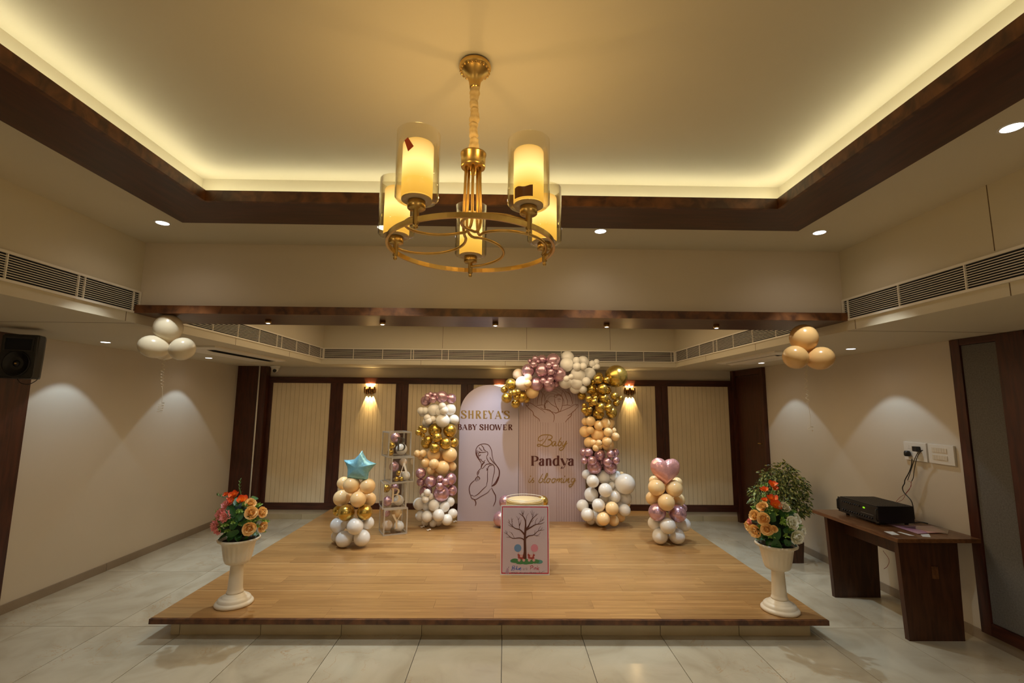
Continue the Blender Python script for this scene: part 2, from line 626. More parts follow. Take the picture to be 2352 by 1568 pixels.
# wooden frame round the tray: wide underside board, upright edge that hides the LED strips
FZ = 2.822
fo = (-2.018, 1.846, 2.853)      # outer left, right, back
fi = (-1.672, 1.524, 2.518)      # inner left, right, back
FY0 = -1.35
def frame_run(name, poly_under, mat_):
    return poly_under
tf = link('trim_1', None, None, (0, 0, 0)); tf['kind'] = 'structure'
mb = MB().prism([(fo[0], fo[2]), (fo[1], fo[2]), (fi[1], fi[2]), (fi[0], fi[2])], FZ, FZ + 0.022, 'z')
part(tf, 'frame_board', mb, M['wood_x'])
for o_, i_ in ((fo[0], fi[0]), (fo[1], fi[1])):
    mb = MB().prism([(o_, FY0 - .35), (o_, fo[2]), (i_, fi[2]), (i_, FY0)], FZ, FZ + 0.022, 'z')
    part(tf, 'frame_board', mb, M['wood_y'])
mb = MB().prism([(fo[0], FY0 - .35), (fo[1], FY0 - .35), (fi[1], FY0), (fi[0], FY0)], FZ, FZ + 0.022, 'z')
part(tf, 'frame_board', mb, M['wood_x'])
e_ = 0.02
part(tf, 'frame_edge', MB().box(fi[0], fi[1], fi[2] - .002, fi[2] + e_, FZ - .001, FZ + 0.060), M['beam_face'])
part(tf, 'frame_edge', MB().box(fi[0] - e_, fi[0] + .002, FY0, fi[2] - .0021, FZ - .001, FZ + 0.060), M['beam_face'])
part(tf, 'frame_edge', MB().box(fi[1] - .002, fi[1] + e_, FY0, fi[2] - .0021, FZ - .001, FZ + 0.060), M['beam_face'])
part(tf, 'frame_edge', MB().box(fi[0], fi[1], FY0 - e_, FY0, FZ, FZ + 0.060), M['beam_face'])
# LED strips lying in the cove
led = MB()
lz0, lz1 = 2.916, 2.919
led.box(TX0 + 0.05, TX1 - 0.05, TY1 - 0.062, TY1 - 0.040, lz0, lz1)
led.box(TX0 + 0.040, TX0 + 0.062, TY0 + 0.1, TY1 - 0.07, lz0, lz1)
led.box(TX1 - 0.062, TX1 - 0.040, TY0 + 0.1, TY1 - 0.07, lz0, lz1)
led.box(TX0 + 0.05, TX1 - 0.05, TY0 + 0.040, TY0 + 0.062, lz0, lz1)
mb = MB().box(TX0 + 0.0005, TX1 - 0.0005, TY1 - 0.064, TY1 - 0.0005, lz0 - 0.008, lz0 - 0.001)
mb.box(TX0 + 0.0005, TX0 + 0.064, TY0, TY1 - 0.07, lz0 - 0.008, lz0 - 0.001).box(TX1 - 0.064, TX1 - 0.0005, TY0, TY1 - 0.07, lz0 - 0.008, lz0 - 0.001)
part(tf, 'strip_channel', mb, M['ceil'])
part(tf, 'led_strip', led, M['led'])

# beam under the bulkhead
beam = struct('trim_2', MB().box(XL + 0.006, XR - 0.006, 3.30, 3.725, 2.327, 2.3825), M['wood_x'])
part(beam, 'beam_face', MB().box(XL + 0.006, XR - 0.006, 3.27, 3.30, 2.327, 2.383), M['beam_face'])

# grooved panels on the back wall
slat_cache = {}
PANELS = [(-3.557, -2.675), (-2.488, -1.676), (-1.486, -0.678), (-0.486, 0.324), (0.514, 1.324), (1.514, 2.326), (2.519, 3.463)]
PZ0, PZ1 = 0.240, 2.014
for k, (xa, xb) in enumerate(PANELS):
    bk_ = part(wall_back, 'wall_panel', MB().box(xa - 0.01, xb + 0.01, YW - 0.012, YW, PZ0 - 0.01, PZ1 + 0.01), M['seam'])
    n = round((xb - xa) / 0.0675)
    w = (xb - xa) / n
    key = round(w, 4)
    if key not in slat_cache:
        me = MB().bbox(0.0012, w - 0.0012, -0.012, 0, PZ0, PZ1, 0.003).mesh('slat')
        me.materials.append(M['slat'])
        slat_cache[key] = me
    for i in range(n):
        inst(bk_, 'slat', slat_cache[key], (xa + i * w, YW - 0.012, 0))
# frame timber: top and bottom rails, pairs of stiles
part(wall_back, 'rail', MB().bbox(-3.64, 3.54, YW - 0.036, YW, PZ1, 2.108, 0.004), M['wood_x'])
part(wall_back, 'rail', MB().bbox(-3.64, 3.54, YW - 0.036, YW, 0.140, PZ0, 0.004), M['wood_x'])
st = [-3.64] + [x for p in PANELS for x in p] + [3.54]
for k in range(0, len(st), 2):
    a, b = st[k], st[k + 1]
    if b - a > 0.15:
        c = (a + b) / 2
        part(wall_back, 'stile', MB().bbox(a, c - 0.0012, YW - 0.036, YW, PZ0, PZ1, 0.003), M['wood_z'])
        part(wall_back, 'stile', MB().bbox(c + 0.0012, b, YW - 0.036, YW, PZ0, PZ1, 0.003), M['wood_z'])
    else:
        part(wall_back, 'stile', MB().bbox(a, b, YW - 0.036, YW, PZ0, PZ1, 0.003), M['wood_z'])

# skirting tiles
sk_me = {}
def skirt(name, axis, fixed, t, joints, zt=0.075, mt='skirt'):
    base = link(name, None, None, (0, 0, 0)); base['kind'] = 'structure'
    for a, b in zip(joints[:-1], joints[1:]):
        c = (a + b) / 2; h = (b - a) / 2 - 0.0015
        if axis == 'y':
            mb = MB().bbox(min(0, t), max(0, t), -h, h, 0, zt, 0.0015); pos = (fixed, c, 0)
        else:
            mb = MB().bbox(-h, h, min(0, t), max(0, t), 0, zt, 0.0015); pos = (c, fixed, 0)
        me = mb.mesh('skirting_tile'); me.materials.append(M[mt])
        inst(base, 'skirting_tile', me, pos)
    return base
js = [YF] + [GY + 1.2 * j for j in range(-5, 3)] + [YW - 0.01]
skirt('baseboard_left', 'y', XWL, 0.012, js)
skirt('baseboard_right', 'y', XWR, -0.012, [YF] + [GY + 1.2 * j for j in range(-5, 3)] + [6.5])
skirt('baseboard_back', 'x', YW, -0.012, [XWL + 0.02] + [GX + 0.6 * j for j in range(-3, 9)] + [XWR - 0.02], mt='riser')

# dark column at the back left corner, timber cladding of the side walls
col = struct('trim_3', MB().bbox(XWL, -3.62, 7.235, YW, 0, ZL, 0.004), M['wood_z'])
cond = MB().tube([(-3.72, 7.222, 0.02), (-3.72, 7.222, ZL)], 0.011, 8)
tag(part(None, 'conduit_pipe', cond, M['white_pl']), 'white upright conduit pipe fixed to the dark corner column', 'pipe')
struct('trim_4', MB().box(XWL, XWL + 0.018, 1.0, 4.10, 0.02, ZL), M['wood_z'])

# door at the rear of the right wall
door = link('door_1', None, None, (XWR, 6.95, 0)); door['kind'] = 'structure'
part(door, 'jamb', MB().bbox(3.52, XWR, 7.28, YW - 0.002, 0, ZL - 0.002, 0.003), M['wood_z'])
part(door, 'jamb', MB().bbox(3.55, XWR, 6.50, 6.575, 0, ZL - 0.002, 0.003), M['wood_z'])
part(door, 'header', MB().bbox(3.55, XWR, 6.575, 7.28, 2.17, ZL - 0.002, 0.003), M['wood_y'])
lf = part(door, 'door_leaf', MB().bbox(3.565, 3.59, 6.58, 7.275, 0.006, 2.165, 0.003), M['wood_z'])
part(lf, 'latch', MB().bbox(3.545, 3.566, 6.62, 6.70, 1.20, 1.212, 0.002), M['brass'])

# upholstered wall panel by the camera on the right wall
pn = link('trim_5', None, None, (XWR, 3.4, 0)); pn['kind'] = 'structure'
part(pn, 'stile', MB().bbox(3.565, XWR - .0005, 3.642, 3.722, 0.075, 2.258, 0.003), M['wood_z'])
part(pn, 'stile', MB().bbox(3.565, XWR - .0005, 3.17, 3.365, 0.075, 2.258, 0.003), M['wood_z'])
part(pn, 'rail', MB().bbox(3.567, XWR - .0005, 3.365, 3.642, 2.208, 2.258, 0.003), M['wood_y'])
part(pn, 'rail', MB().bbox(3.567, XWR - .0005, 3.365, 3.642, 0.075, 0.165, 0.003), M['wood_y'])
part(pn, 'fabric_pad', MB().bbox(3.578, XWR - .0005, 3.367, 3.640, 0.167, 2.206, 0.004), M['fabric'])
dr2 = link('door_2', None, None, (XWR, 2.7, 0)); dr2['kind'] = 'structure'
part(dr2, 'door_leaf', MB().bbox(3.585, XWR - .0005, 2.2, 3.165, 0.01, 2.20, 0.003), M['wood_z'])
part(dr2, 'header', MB().bbox(3.57, XWR - .0005, 2.2, 3.165, 2.205, 2.258, 0.003), M['wood_y'])

# ================================================================== AIR GRILLES
def grille(label, p0, p1, axis, face, nrm, muls, z0=2.327, z1=2.487, ns=9):
    """axis: run direction; face: plane coordinate; nrm: +-1 towards the room"""
    def B(a, b, d0, d1, za, zb):
        lo, hi = sorted((face + nrm * d0, face + nrm * d1))
        if axis == 'y':
            return MB().box(lo, hi, a, b, za, zb)
        return MB().box(a, b, lo, hi, za, zb)
    c = ((face, (p0 + p1) / 2, z0) if axis == 'y' else ((p0 + p1) / 2, face, z0))
    t = thing('air_grille', label, 'grille', c, 'linear air grilles of the ceiling drop')
    part(t, 'duct_dark_sheet', B(p0 + .01, p1 - .01, 0.0, 0.002, z0 + .01, z1 - .01), M['black_void'])  # black sheet on the solid face, standing in for the duct's inner shade
    part(t, 'border', B(p0, p1, 0, 0.014, z0, z0 + 0.014), M['white_metal'])
    part(t, 'border', B(p0, p1, 0, 0.014, z1 - 0.014, z1), M['white_metal'])
    part(t, 'border', B(p0, p0 + 0.012, 0, 0.014, z0 + .014, z1 - .014), M['white_metal'])
    part(t, 'border', B(p1 - 0.012, p1, 0, 0.014, z0 + .014, z1 - .014), M['white_metal'])
    pitch = (z1 - z0 - 0.028) / (ns + 1)
    for k in range(ns):
        zc = z0 + 0.014 + pitch * (k + 1)
        part(t, 'slat', B(p0 + .012, p1 - .012, 0.003, 0.0115, zc - 0.0018, zc + 0.0018), M['white_metal'])
    for mpos in muls:
        part(t, 'divider', B(mpos - 0.003, mpos + 0.003, 0.003, 0.0135, z0 + .014, z1 - .014), M['white_metal'])
    return t


my = lambda pts, X: [at(a, b, 'x', X)[1] for a, b in pts]
grille('long white air grille on the left ceiling drop in front of the wooden beam', -0.6, 3.318, 'y', XL, 1,
       my([(10, 610), (176, 650), (303, 690)], XL) + [1.9, 1.4, 0.9, 0.4, 2.9 - 0.03])
grille('long white air grille on the right ceiling drop in front of the wooden beam', -0.6, 3.318, 'y', XR, -1,
       my([(1951, 710), (2068, 680), (2222, 640)], XR) + [1.7, 1.2, 0.7, 0.2])
grille('white air grille running back from the beam on the left ceiling drop', 3.73, YRB - 0.002, 'y', XL, 1,
       my([(486, 755), (544, 770), (593, 780), (634, 788), (645, 790), (679, 800), (709, 806), (735, 812)], XL))
grille('white air grille running back from the beam on the right ceiling drop', 3.73, YRB - 0.002, 'y', XR, -1,
       my([(1785, 770), (1731, 778), (1686, 785), (1648, 790), (1640, 793), (1608, 800), (1579, 806), (1554, 812)], XR))
mxs = [at(a, 815, 'y', YRB)[0] for a in (745, 812, 879, 944, 950, 1015, 1030, 1111, 1191, 1289, 1352, 1415, 1478, 1541)]
grille('white air grille across the rear ceiling drop above the backdrop', XL + 0.016, XR - 0.016, 'x', YRB, -1, mxs)

# ================================================================== DOWNLIGHTS
def downlight(x, y, z, label, power, blend=0.12, grp=None):
    colr = MAINC if z > 2.5 else COOL
    t = thing('downlight', label, 'ceiling light', (x, y, z), grp)
    part(t, 'trim_ring', MB().lathe([(0.036, -0.004), (0.044, -0.005), (0.047, -0.001), (0.047, 0.0)], (x, y, z), 28), M['white_pl'])
    part(t, 'diffuser', MB().lathe([(0.034, -0.0055), (0.036, -0.004)], (x, y, z), 28), M['lamp_face'])
    s = spot('lamp', (x, y, z - 0.02), power, 86 if z < 2.5 else 78, blend, colr)
    s.parent = t
    s.location = (0, 0, -0.02)
    # faint light outside the beam, scattered by the diffuser
    s2 = spot('lamp_spill', (x, y, z - 0.02), power * 0.08, 150, 0.9, (1.0, 0.86, 0.70))
    s2.parent = t
    s2.location = (0, 0, -0.02)
    return t


gl = 'recessed round downlights'
downlight(-3.71, 4.41, ZL, 'round downlight in the left low ceiling nearest the speaker', P_WALL, grp=gl)
downlight(-3.695, 5.93, ZL, 'round downlight in the left low ceiling beside the white air conditioner', P_WALL, grp=gl)
downlight(3.215, 4.33, ZL, 'round downlight in the right low ceiling above the amplifier table', P_WALL * 0.9, grp=gl)
downlight(3.20, 5.86, ZL, 'round downlight in the right low ceiling beside the air conditioner', P_WALL * 0.9, grp=gl)
downlight(-2.19, 2.92, ZC, 'round downlight in the main ceiling at the left corner of the wooden frame', P_MAIN, blend=0.2, grp=gl)
downlight(0.612, 2.96, ZC, 'round downlight touching the wooden frame right of the chandelier', P_MAIN, blend=0.2, grp=gl)
downlight(2.035, 2.93, ZC, 'round downlight in the main ceiling at the right corner of the wooden frame', P_MAIN, blend=0.2, grp=gl)
downlight(2.034, 1.75, ZC, 'round downlight highest at the right edge of the photo', P_MAIN * 0.9, blend=0.2, grp=gl)
spot('lamp', (-0.79, 2.96, ZC - 0.02), P_MAIN, 78, 0.2, MAINC)
spot('lamp', (-2.19, 1.75, ZC - 0.02), P_MAIN * 0.6, 78, 0.2, MAINC)
part(ceiling, 'downlight_fitting', MB().lathe([(0.036, -0.004), (0.047, 0.0)], (-0.79, 2.96, ZC), 20), M['lamp_face'])
# downlights of the rear recess, above the stage (their fittings belong to the ceiling)
for yy, pw in ((4.75, 1.0), (6.03, 1.0)):
    for xx in (-2.05, -0.08, 1.8):
        part(ceiling, 'downlight_fitting', MB().lathe([(0.036, -0.004), (0.047, 0.0)], (xx, yy, ZC), 20), M['lamp_face'])
        spot('lamp', (xx, yy, ZC - 0.02), P_REAR * pw, 76, 0.45)

# small brass spots under the beam
for k, (px, lab) in enumerate(((618, 'small brass spot under the beam nearest its left end'),
                               (880, 'small brass spot under the beam, second from the left'),
                               (1138, 'small brass spot under the middle of the beam'),
                               (1392, 'small brass spot under the beam, second from the right'),
                               (1642, 'small brass spot under the beam nearest its right end'))):
    x = at(px, 735 + (px - 618) * 0.0117, 'z', 2.327)[0]
    t = thing('beam_spotlight', lab, 'spotlight', (x, 3.5, 2.327), 'brass spots under the beam')
    part(t, 'housing', MB().lathe([(0.016, -0.026), (0.021, -0.026), (0.022, -0.02), (0.022, 0)], (x, 3.5, 2.327), 20), M['brass'])
    part(t, 'lens', MB().lathe([(0.011, -0.0275), (0.014, -0.026)], (x, 3.5, 2.327), 16), M['lamp_face'])
    s = spot('lamp', (x, 3.5, 2.29), P_BEAM, 74, 0.5, COOL, target=(x, 5.2, 0.3))
    s.parent = t
    s.location = (0, 0, -0.037)

# ================================================================== SCONCES
def sconce(x, z, label):
    t = thing('wall_sconce', label, 'wall lamp', (x, YW - 0.012, z), 'brass up-and-down wall lamps')
    yb = YW - 0.026
    part(t, 'back_plate', MB().bbox(x - 0.085, x + 0.085, yb, YW - 0.013, z - 0.035, z + 0.035, 0.002), M['brass'])
    for k in range(5):
        xc = x - 0.068 + k * 0.034
        dz = 0.016 if k % 2 == 0 else -0.016
        part(t, 'tube', MB().lathe([(0.0185, -0.042), (0.0185, 0.042), (0.0145, 0.042), (0.0145, -0.042), (0.0185, -0.042)], (xc, yb - 0.034, z + dz), 14, cap=False),
             M['bronze'])
    for k in (-1, 0, 1):
        for sgn, pw, an in ((1, 0.55, 60), (-1, 1.0, 46)):
            s = spot('bulb', (x, YW, z), P_SCONCE / 3 * pw, an, 0.25, (1.0, 0.66, 0.26), radius=0.006,
                     target=(x + k * 0.01, YW + (0.14 if sgn > 0 else 0.06), z + sgn * 0.3))
            s.parent = t
            s.location = (k * 0.045, -0.034, sgn * 0.058)
    g_ = point('bulb_glow', (x, YW, z), 2.2, (1.0, 0.66, 0.28), 0.015)
    g_.parent = t
    g_.location = (0, -0.028, 0.10)
    return t


sconce(-2.07, 1.905, 'lit brass wall lamp on the cream panel left of the backdrop')
sconce(-0.09, 1.905, 'lit brass wall lamp mostly hidden behind the arched pink backdrop')
sconce(1.925, 1.925, 'lit brass wall lamp on the cream panel right of the gold balloons')

# ================================================================== STAGE
SX0, SX1, SY0, SY1, SZ = -2.572, 2.422, 3.713, 7.325, 0.15
stage = thing('stage', 'low wooden stage platform of oak boards on a cream tiled base', 'stage', (0, 5.5, 0))
part(stage, 'core', MB().box(SX0 + 0.10, SX1 - 0.09, SY0 + 0.115, SY1 - 0.02, 0.0, 0.113), M['seam'])
part(stage, 'edge_board', MB().bbox(SX0, SX1, SY0, SY0 + 0.03, 0.114, SZ, 0.003), M['beam_face'])
part(stage, 'edge_board', MB().bbox(SX0, SX0 + 0.03, SY0 + .031, SY1, 0.114, SZ - .001, 0.003), M['wood_y'])
part(stage, 'edge_board', MB().bbox(SX1 - 0.03, SX1, SY0 + .031, SY1, 0.114, SZ - .001, 0.003), M['wood_y'])
part(stage, 'underlay', MB().box(SX0 + 0.03, SX1 - 0.03, SY0 + 0.03, SY1, 0.114, SZ - 0.011), M['seam'])
jx = [-2.474] + [GX + 0.6 * k - 0.003 for k in range(-1, 7)] + [2.338]
for a, b in zip(jx[:-1], jx[1:]):
    mb = MB().bbox(-(b - a) / 2 + 0.002, (b - a) / 2 - 0.002, 0, 0.012, 0, 0.1135, 0.0012)
    me = mb.mesh('riser_tile'); me.materials.append(M['riser'])
    inst(stage, 'riser_tile', me, ((a + b) / 2, 3.815, 0))
rows, BW, BL = 21, (SY1 - SY0 - 0.02) / 21, 1.25
full = MB().bbox(-BL / 2 + .0005, BL / 2 - .0005, -BW / 2 + .0006, BW / 2 - .0006, -0.008, 0, 0.0008).mesh('deck_board')
full.materials.append(M['oak'])
for r in range(rows):
    yc = SY0 + 0.02 + BW * (r + 0.5)
    x = SX0 + 0.004 - (r * 0.47 % BL)
    while x < SX1:
        a, b = max(x, SX0 + 0.004), min(x + BL, SX1 - 0.004)
        if b - a > 0.03:
            if b - a > BL - 1e-4:
                inst(stage, 'deck_board', full, ((a + b) / 2, yc, SZ + 0.002))
            else:
                me = MB().bbox(-(b - a) / 2 + .0005, (b - a) / 2 - .0005, -BW / 2 + .0006, BW / 2 - .0006, -0.008, 0, 0.0008).mesh('deck_board')
                me.materials.append(M['oak'])
                inst(stage, 'deck_board', me, ((a + b) / 2, yc, SZ + 0.002))
        x += BL
mb = MB()
for yv in (4.243, 4.93, 5.62, 6.31):
    mb.box(SX0 + 0.01, SX1 - 0.01, yv - 0.003, yv + 0.003, SZ + 0.001, SZ + 0.0024)
part(stage, 'joint_strip', mb, M['oak_light'])
SZ = SZ + 0.002

# ================================================================== BALLOONS
prof = []
for k in range(13):
    a = -PI / 2 + PI * k / 12
    r, z = math.cos(a), math.sin(a)
    if z < 0:
        z *= 1.12
        r *= 1 - 0.10 * (z / 1.12) ** 4
    else:
        z *= 1.02
    prof.append((max(r, 0.02), z))
prof = [(0.10, -1.26), (0.12, -1.22), (0.045, -1.17), (0.10, -1.12)] + prof[1:]
M['b_cream'] = mat('cream_latex', (0.74, 0.66, 0.50), 0.24)
M['b_amber'] = mat('amber_peach_latex', (0.74, 0.46, 0.19), 0.24)
BM = {}
for k_, mk in (('W', 'b_white'), ('P', 'b_peach'), ('Q', 'b_pale'), ('G', 'b_gold'), ('M', 'b_mauve'), ('C', 'b_cream'), ('A', 'b_amber')):
    me = MB().lathe(prof, (0, 0, 0), 26).mesh('balloon')
    me.materials.append(M[mk])
    BM[k_] = me
BL_LABEL = {'W': 'white latex balloon', 'P': 'peach latex balloon', 'Q': 'pale peach latex balloon', 'G': 'gold chrome balloon',
            'M': 'mauve chrome balloon'}


def balloon(parent, key, c, r, core=None, label=True):
    c = Vector(c)
    if core is None:
        d = Vector((rnd.uniform(-.4, .4), 1, rnd.uniform(-.4, .4)))
    else:
        d = Vector(core) - c
    d.normalize()
    q = (-d).to_track_quat('Z', 'Y').to_euler()
    return inst(parent, 'balloon', BM[key], c, q, r, BL_LABEL[key] if label else None)


def px_balloons(parent, items, origin, scale, y0, layer=0.055, core=None, zmin=None):
    for key, X, Y, R, d in items:
        px, py, rp = origin[0] + X / scale, origin[1] + Y / scale, R / scale
        yy = y0 - layer * d
        c = at(px, py, 'y', yy)
        depth = (c - CPOS).dot(CF)
        off = math.sqrt(1 + (((px - 1176) / FPX) ** 2 + ((py - 784) / FPX) ** 2) * 0.5)
        r = rp * depth / FPX / off
        if zmin is not None and c.z - r * 1.0 < zmin:
            c.z = zmin + r * 1.0
        balloon(parent, key, c, r, core(c) if core else None)


YBD = 6.65     # front plane of the backdrop boards
gar = thing('balloon_garland', 'large balloon garland arching over the ribbed pink backdrop, mauve white gold and peach', 'balloon garland', (1.2, 6.4, SZ))
gcore = lambda c: (c.x + rnd.uniform(-.1, .1), c.y + 0.25, c.z + rnd.uniform(-.1, .1))
Z1 = [('G', 400, 850, 125, 1), ('G', 260, 965, 78, 0), ('G', 310, 1140, 112, 2), ('G', 620, 1120, 125, 1), ('G', 495, 1265, 98, 1),
      ('G', 405, 1045, 60, 3), ('G', 470, 1030, 70, 4), ('G', 550, 1015, 60, 3), ('G', 515, 1130, 64, 3), ('G', 720, 1165, 85, 0),
      ('Q', 558, 640, 120, 0), ('Q', 650, 830, 155, 2), ('P', 850, 1005, 150, 1), ('Q', 765, 708, 88, 3), ('P', 762, 832, 78, 4),
      ('P', 825, 800, 95, 1), ('M', 768, 560, 142, 2), ('M', 1060, 335, 108, 0), ('M', 1300, 345, 152, 1), ('M', 1065, 555, 152, 3),
      ('M', 1415, 640, 158, 2), ('M', 940, 845, 152, 2), ('M', 1210, 870, 140, 1), ('M', 1170, 690, 130, 0), ('M', 915, 310, 68, 2),
      ('M', 805, 360, 52, 1), ('M', 882, 430, 70, 4), ('M', 972, 372, 45, 2), ('M', 1208, 450, 72, 5), ('M', 1345, 478, 76, 5),
      ('M', 1250, 588, 72, 5), ('M', 1282, 410, 50, 4), ('M', 1085, 772, 68, 4), ('M', 1235, 752, 74, 4), ('M', 1172, 830, 76, 5),
      ('M', 1345, 830, 90, 0),
      ('W', 1600, 285, 142, 0), ('W', 1588, 435, 152, 2)]
px_balloons(gar, Z1, (1130, 790), 9.225, YBD - 0.12, core=gcore)
Z2 = [('W', 405, 345, 78, 3), ('W', 540, 372, 125, 1), ('W', 418, 475, 90, 4), ('W', 552, 470, 80, 4), ('W', 738, 415, 74, 1),
      ('W', 832, 380, 66, 1), ('W', 848, 480, 62, 2), ('W', 790, 490, 56, 1), ('W', 440, 640, 165, 2), ('W', 680, 635, 140, 1),
      ('W', 615, 792, 96, 3), ('W', 296, 690, 62, 5), ('W', 194, 736, 65, 5), ('W', 175, 800, 150, 1), ('W', 410, 840, 130, 2),
      ('W', 385, 930, 125, 1), ('W', 545, 958, 90, 2), ('G', 1250, 680, 240, 1), ('G', 870, 742, 106, 3), ('G', 885, 680, 82, 1),
      ('G', 1040, 762, 78, 3), ('G', 1100, 700, 42, 2), ('G', 725, 955, 118, 1), ('G', 960, 945, 112, 3), ('G', 1058, 985, 86, 1),
      ('G', 520, 1095, 92, 0), ('G', 985, 1150, 102, 2), ('G', 1080, 1225, 72, 1), ('G', 665, 1162, 72, 4), ('G', 780, 1225, 76, 5),
      ('G', 805, 1150, 66, 3), ('G', 720, 1270, 62, 3), ('G', 1212, 1098, 86, 2), ('G', 1345, 1142, 56, 1), ('G', 1250, 1250, 74, 1),
      ('G', 572, 1300, 54, 3), ('G', 565, 1398, 62, 4), ('G', 686, 1385, 62, 3), ('G', 640, 1430, 100, 1), ('G', 910, 1345, 110, 4),
      ('G', 1090, 1350, 86, 4), ('G', 1150, 1450, 122, 2), ('G', 870, 1480, 122, 2), ('G', 760, 805, 62, 1), ('G', 800, 1050, 110, 0)]
px_balloons(gar, Z2, (1280, 790), 9.225, YBD - 0.12, core=gcore)
Z3 = [('P', 430, 250, 106, 3), ('P', 320, 255, 84, 1), ('P', 600, 338, 106, 3), ('P', 745, 285, 115, 2), ('P', 825, 285, 118, 1),
      ('P', 312, 470, 122, 1), ('P', 422, 440, 86, 3), ('P', 580, 530, 142, 2), ('P', 800, 482, 96, 4), ('P', 905, 450, 72, 1),
      ('P', 955, 580, 92, 3), ('P', 400, 700, 116, 2), ('P', 478, 705, 80, 3), ('P', 600, 712, 70, 5), ('P', 540, 816, 73, 5),
      ('P', 775, 682, 108, 4), ('P', 800, 762, 132, 2), ('P', 620, 790, 64, 2), ('M', 295, 910, 98, 1), ('M', 385, 912, 97, 3),
      ('M', 630, 970, 122, 2), ('M', 850, 945, 86, 4), ('M', 955, 912, 82, 2), ('M', 968, 1080, 82, 4), ('M', 300, 1086, 76, 3),
      ('M', 465, 1080, 99, 4), ('M', 790, 1118, 102, 4), ('M', 510, 1222, 155, 2), ('M', 840, 1222, 152, 2), ('M', 660, 1100, 110, 0)]
px_balloons(gar, Z3, (1310, 940), 9.2235, YBD - 0.12, core=gcore)
Z4 = [('W', 370, 190, 112, 0), ('W', 505, 342, 148, 3), ('W', 742, 245, 152, 1), ('W', 965, 230, 105, 1), ('W', 1062, 175, 66, 1),
      ('P', 1150, 182, 62, 0), ('W', 1232, 402, 234, 3), ('W', 930, 440, 96, 1), ('W', 788, 542, 158, 4), ('W', 470, 640, 162, 1),
      ('W', 760, 730, 110, 0), ('W', 1002, 690, 138, 3), ('W', 1240, 722, 150, 1), ('W', 275, 892, 142, 1), ('W', 635, 880, 152, 4),
      ('W', 1220, 990, 140, 3), ('W', 388, 1095, 152, 3), ('W', 530, 1120, 130, 1), ('W', 460, 1225, 100, 1), ('W', 700, 1265, 146, 2),
      ('P', 940, 952, 154, 5), ('P', 742, 1186, 154, 5), ('P', 975, 1230, 127, 3), ('P', 1130, 1150, 112, 1), ('P', 1298, 880, 52, 0),
      ('W', 1140, 900, 110, 1), ('W', 620, 1010, 130, 0)]
px_balloons(gar, Z4, (1310, 1070), 9.8, YBD - 0.14, core=gcore, zmin=SZ)

gal = thing('balloon_garland', 'narrow upright balloon garland at the left edge of the pink arch board', 'balloon garland', (-0.85, 6.35, SZ))
Z5 = [('M', 350, 280, 112, 1), ('M', 385, 190, 74, 3), ('M', 452, 135, 52, 2), ('M', 505, 252, 74, 3), ('M', 355, 262, 60, 2),
      ('M', 690, 195, 132, 2), ('M', 885, 230, 112, 1), ('M', 545, 170, 76, 1), ('W', 248, 488, 80, 2), ('W', 335, 490, 80, 2),
      ('W', 275, 550, 66, 1), ('W', 520, 470, 132, 2), ('W', 698, 395, 82, 4), ('W', 738, 482, 92, 4), ('W', 640, 505, 92, 3),
      ('W', 862, 460, 126, 1), ('W', 945, 680, 112, 1), ('W', 710, 700, 150, 3), ('W', 380, 642, 78, 4), ('W', 402, 702, 82, 4),
      ('W', 500, 665, 68, 3), ('W', 390, 735, 118, 1), ('G', 250, 855, 62, 2), ('G', 195, 948, 67, 4), ('G', 320, 900, 62, 4),
      ('G', 285, 1005, 54, 3), ('G', 545, 900, 148, 2), ('G', 862, 908, 148, 2), ('G', 585, 1052, 112, 4), ('G', 400, 1108, 98, 3),
      ('G', 365, 1175, 122, 1), ('G', 538, 1272, 114, 4), ('G', 770, 1178, 132, 3), ('G', 938, 1165, 112, 1), ('P', 172, 1395, 76, 3),
      ('P', 292, 1390, 78, 3), ('P', 245, 1462, 72, 2), ('P', 522, 1412, 148, 2), ('P', 855, 1420, 162, 2), ('P', 690, 1440, 110, 0)]
px_balloons(gal, Z5, (940, 890), 9.223, YBD - 0.17, core=gcore)
Z6 = [('P', 325, 110, 94, 3), ('P', 495, 130, 104, 4), ('P', 430, 258, 88, 3), ('P', 665, 205, 142, 3), ('P', 850, 185, 96, 1),
      ('M', 230, 312, 108, 3), ('M', 232, 490, 88, 2), ('M', 430, 480, 127, 3), ('M', 615, 425, 70, 5), ('M', 725, 487, 76, 5),
      ('M', 618, 575, 88, 5), ('M', 818, 430, 125, 2), ('M', 330, 680, 132, 1), ('M', 640, 722, 166, 3), ('M', 845, 662, 114, 1),
      ('P', 560, 335, 84, 1), ('W', 358, 705, 74, 5), ('W', 320, 840, 74, 5), ('W', 290, 770, 64, 4), ('W', 425, 780, 64, 4),
      ('W', 195, 930, 124, 2), ('W', 350, 970, 104, 2), ('W', 492, 958, 116, 4), ('W', 702, 985, 112, 3), ('W', 815, 890, 97, 2),
      ('W', 870, 1125, 100, 3), ('W', 355, 1182, 118, 4), ('W', 585, 1158, 124, 5), ('W', 752, 1248, 114, 4), ('W', 222, 1172, 106, 2),
      ('W', 325, 1362, 86, 2), ('W', 475, 1368, 78, 3), ('W', 570, 1335, 94, 2), ('W', 640, 1020, 110, 0), ('W', 500, 1250, 120, 0)]
px_balloons(gal, Z6, (940, 1050), 8.708, YBD - 0.17, core=gcore, zmin=SZ)
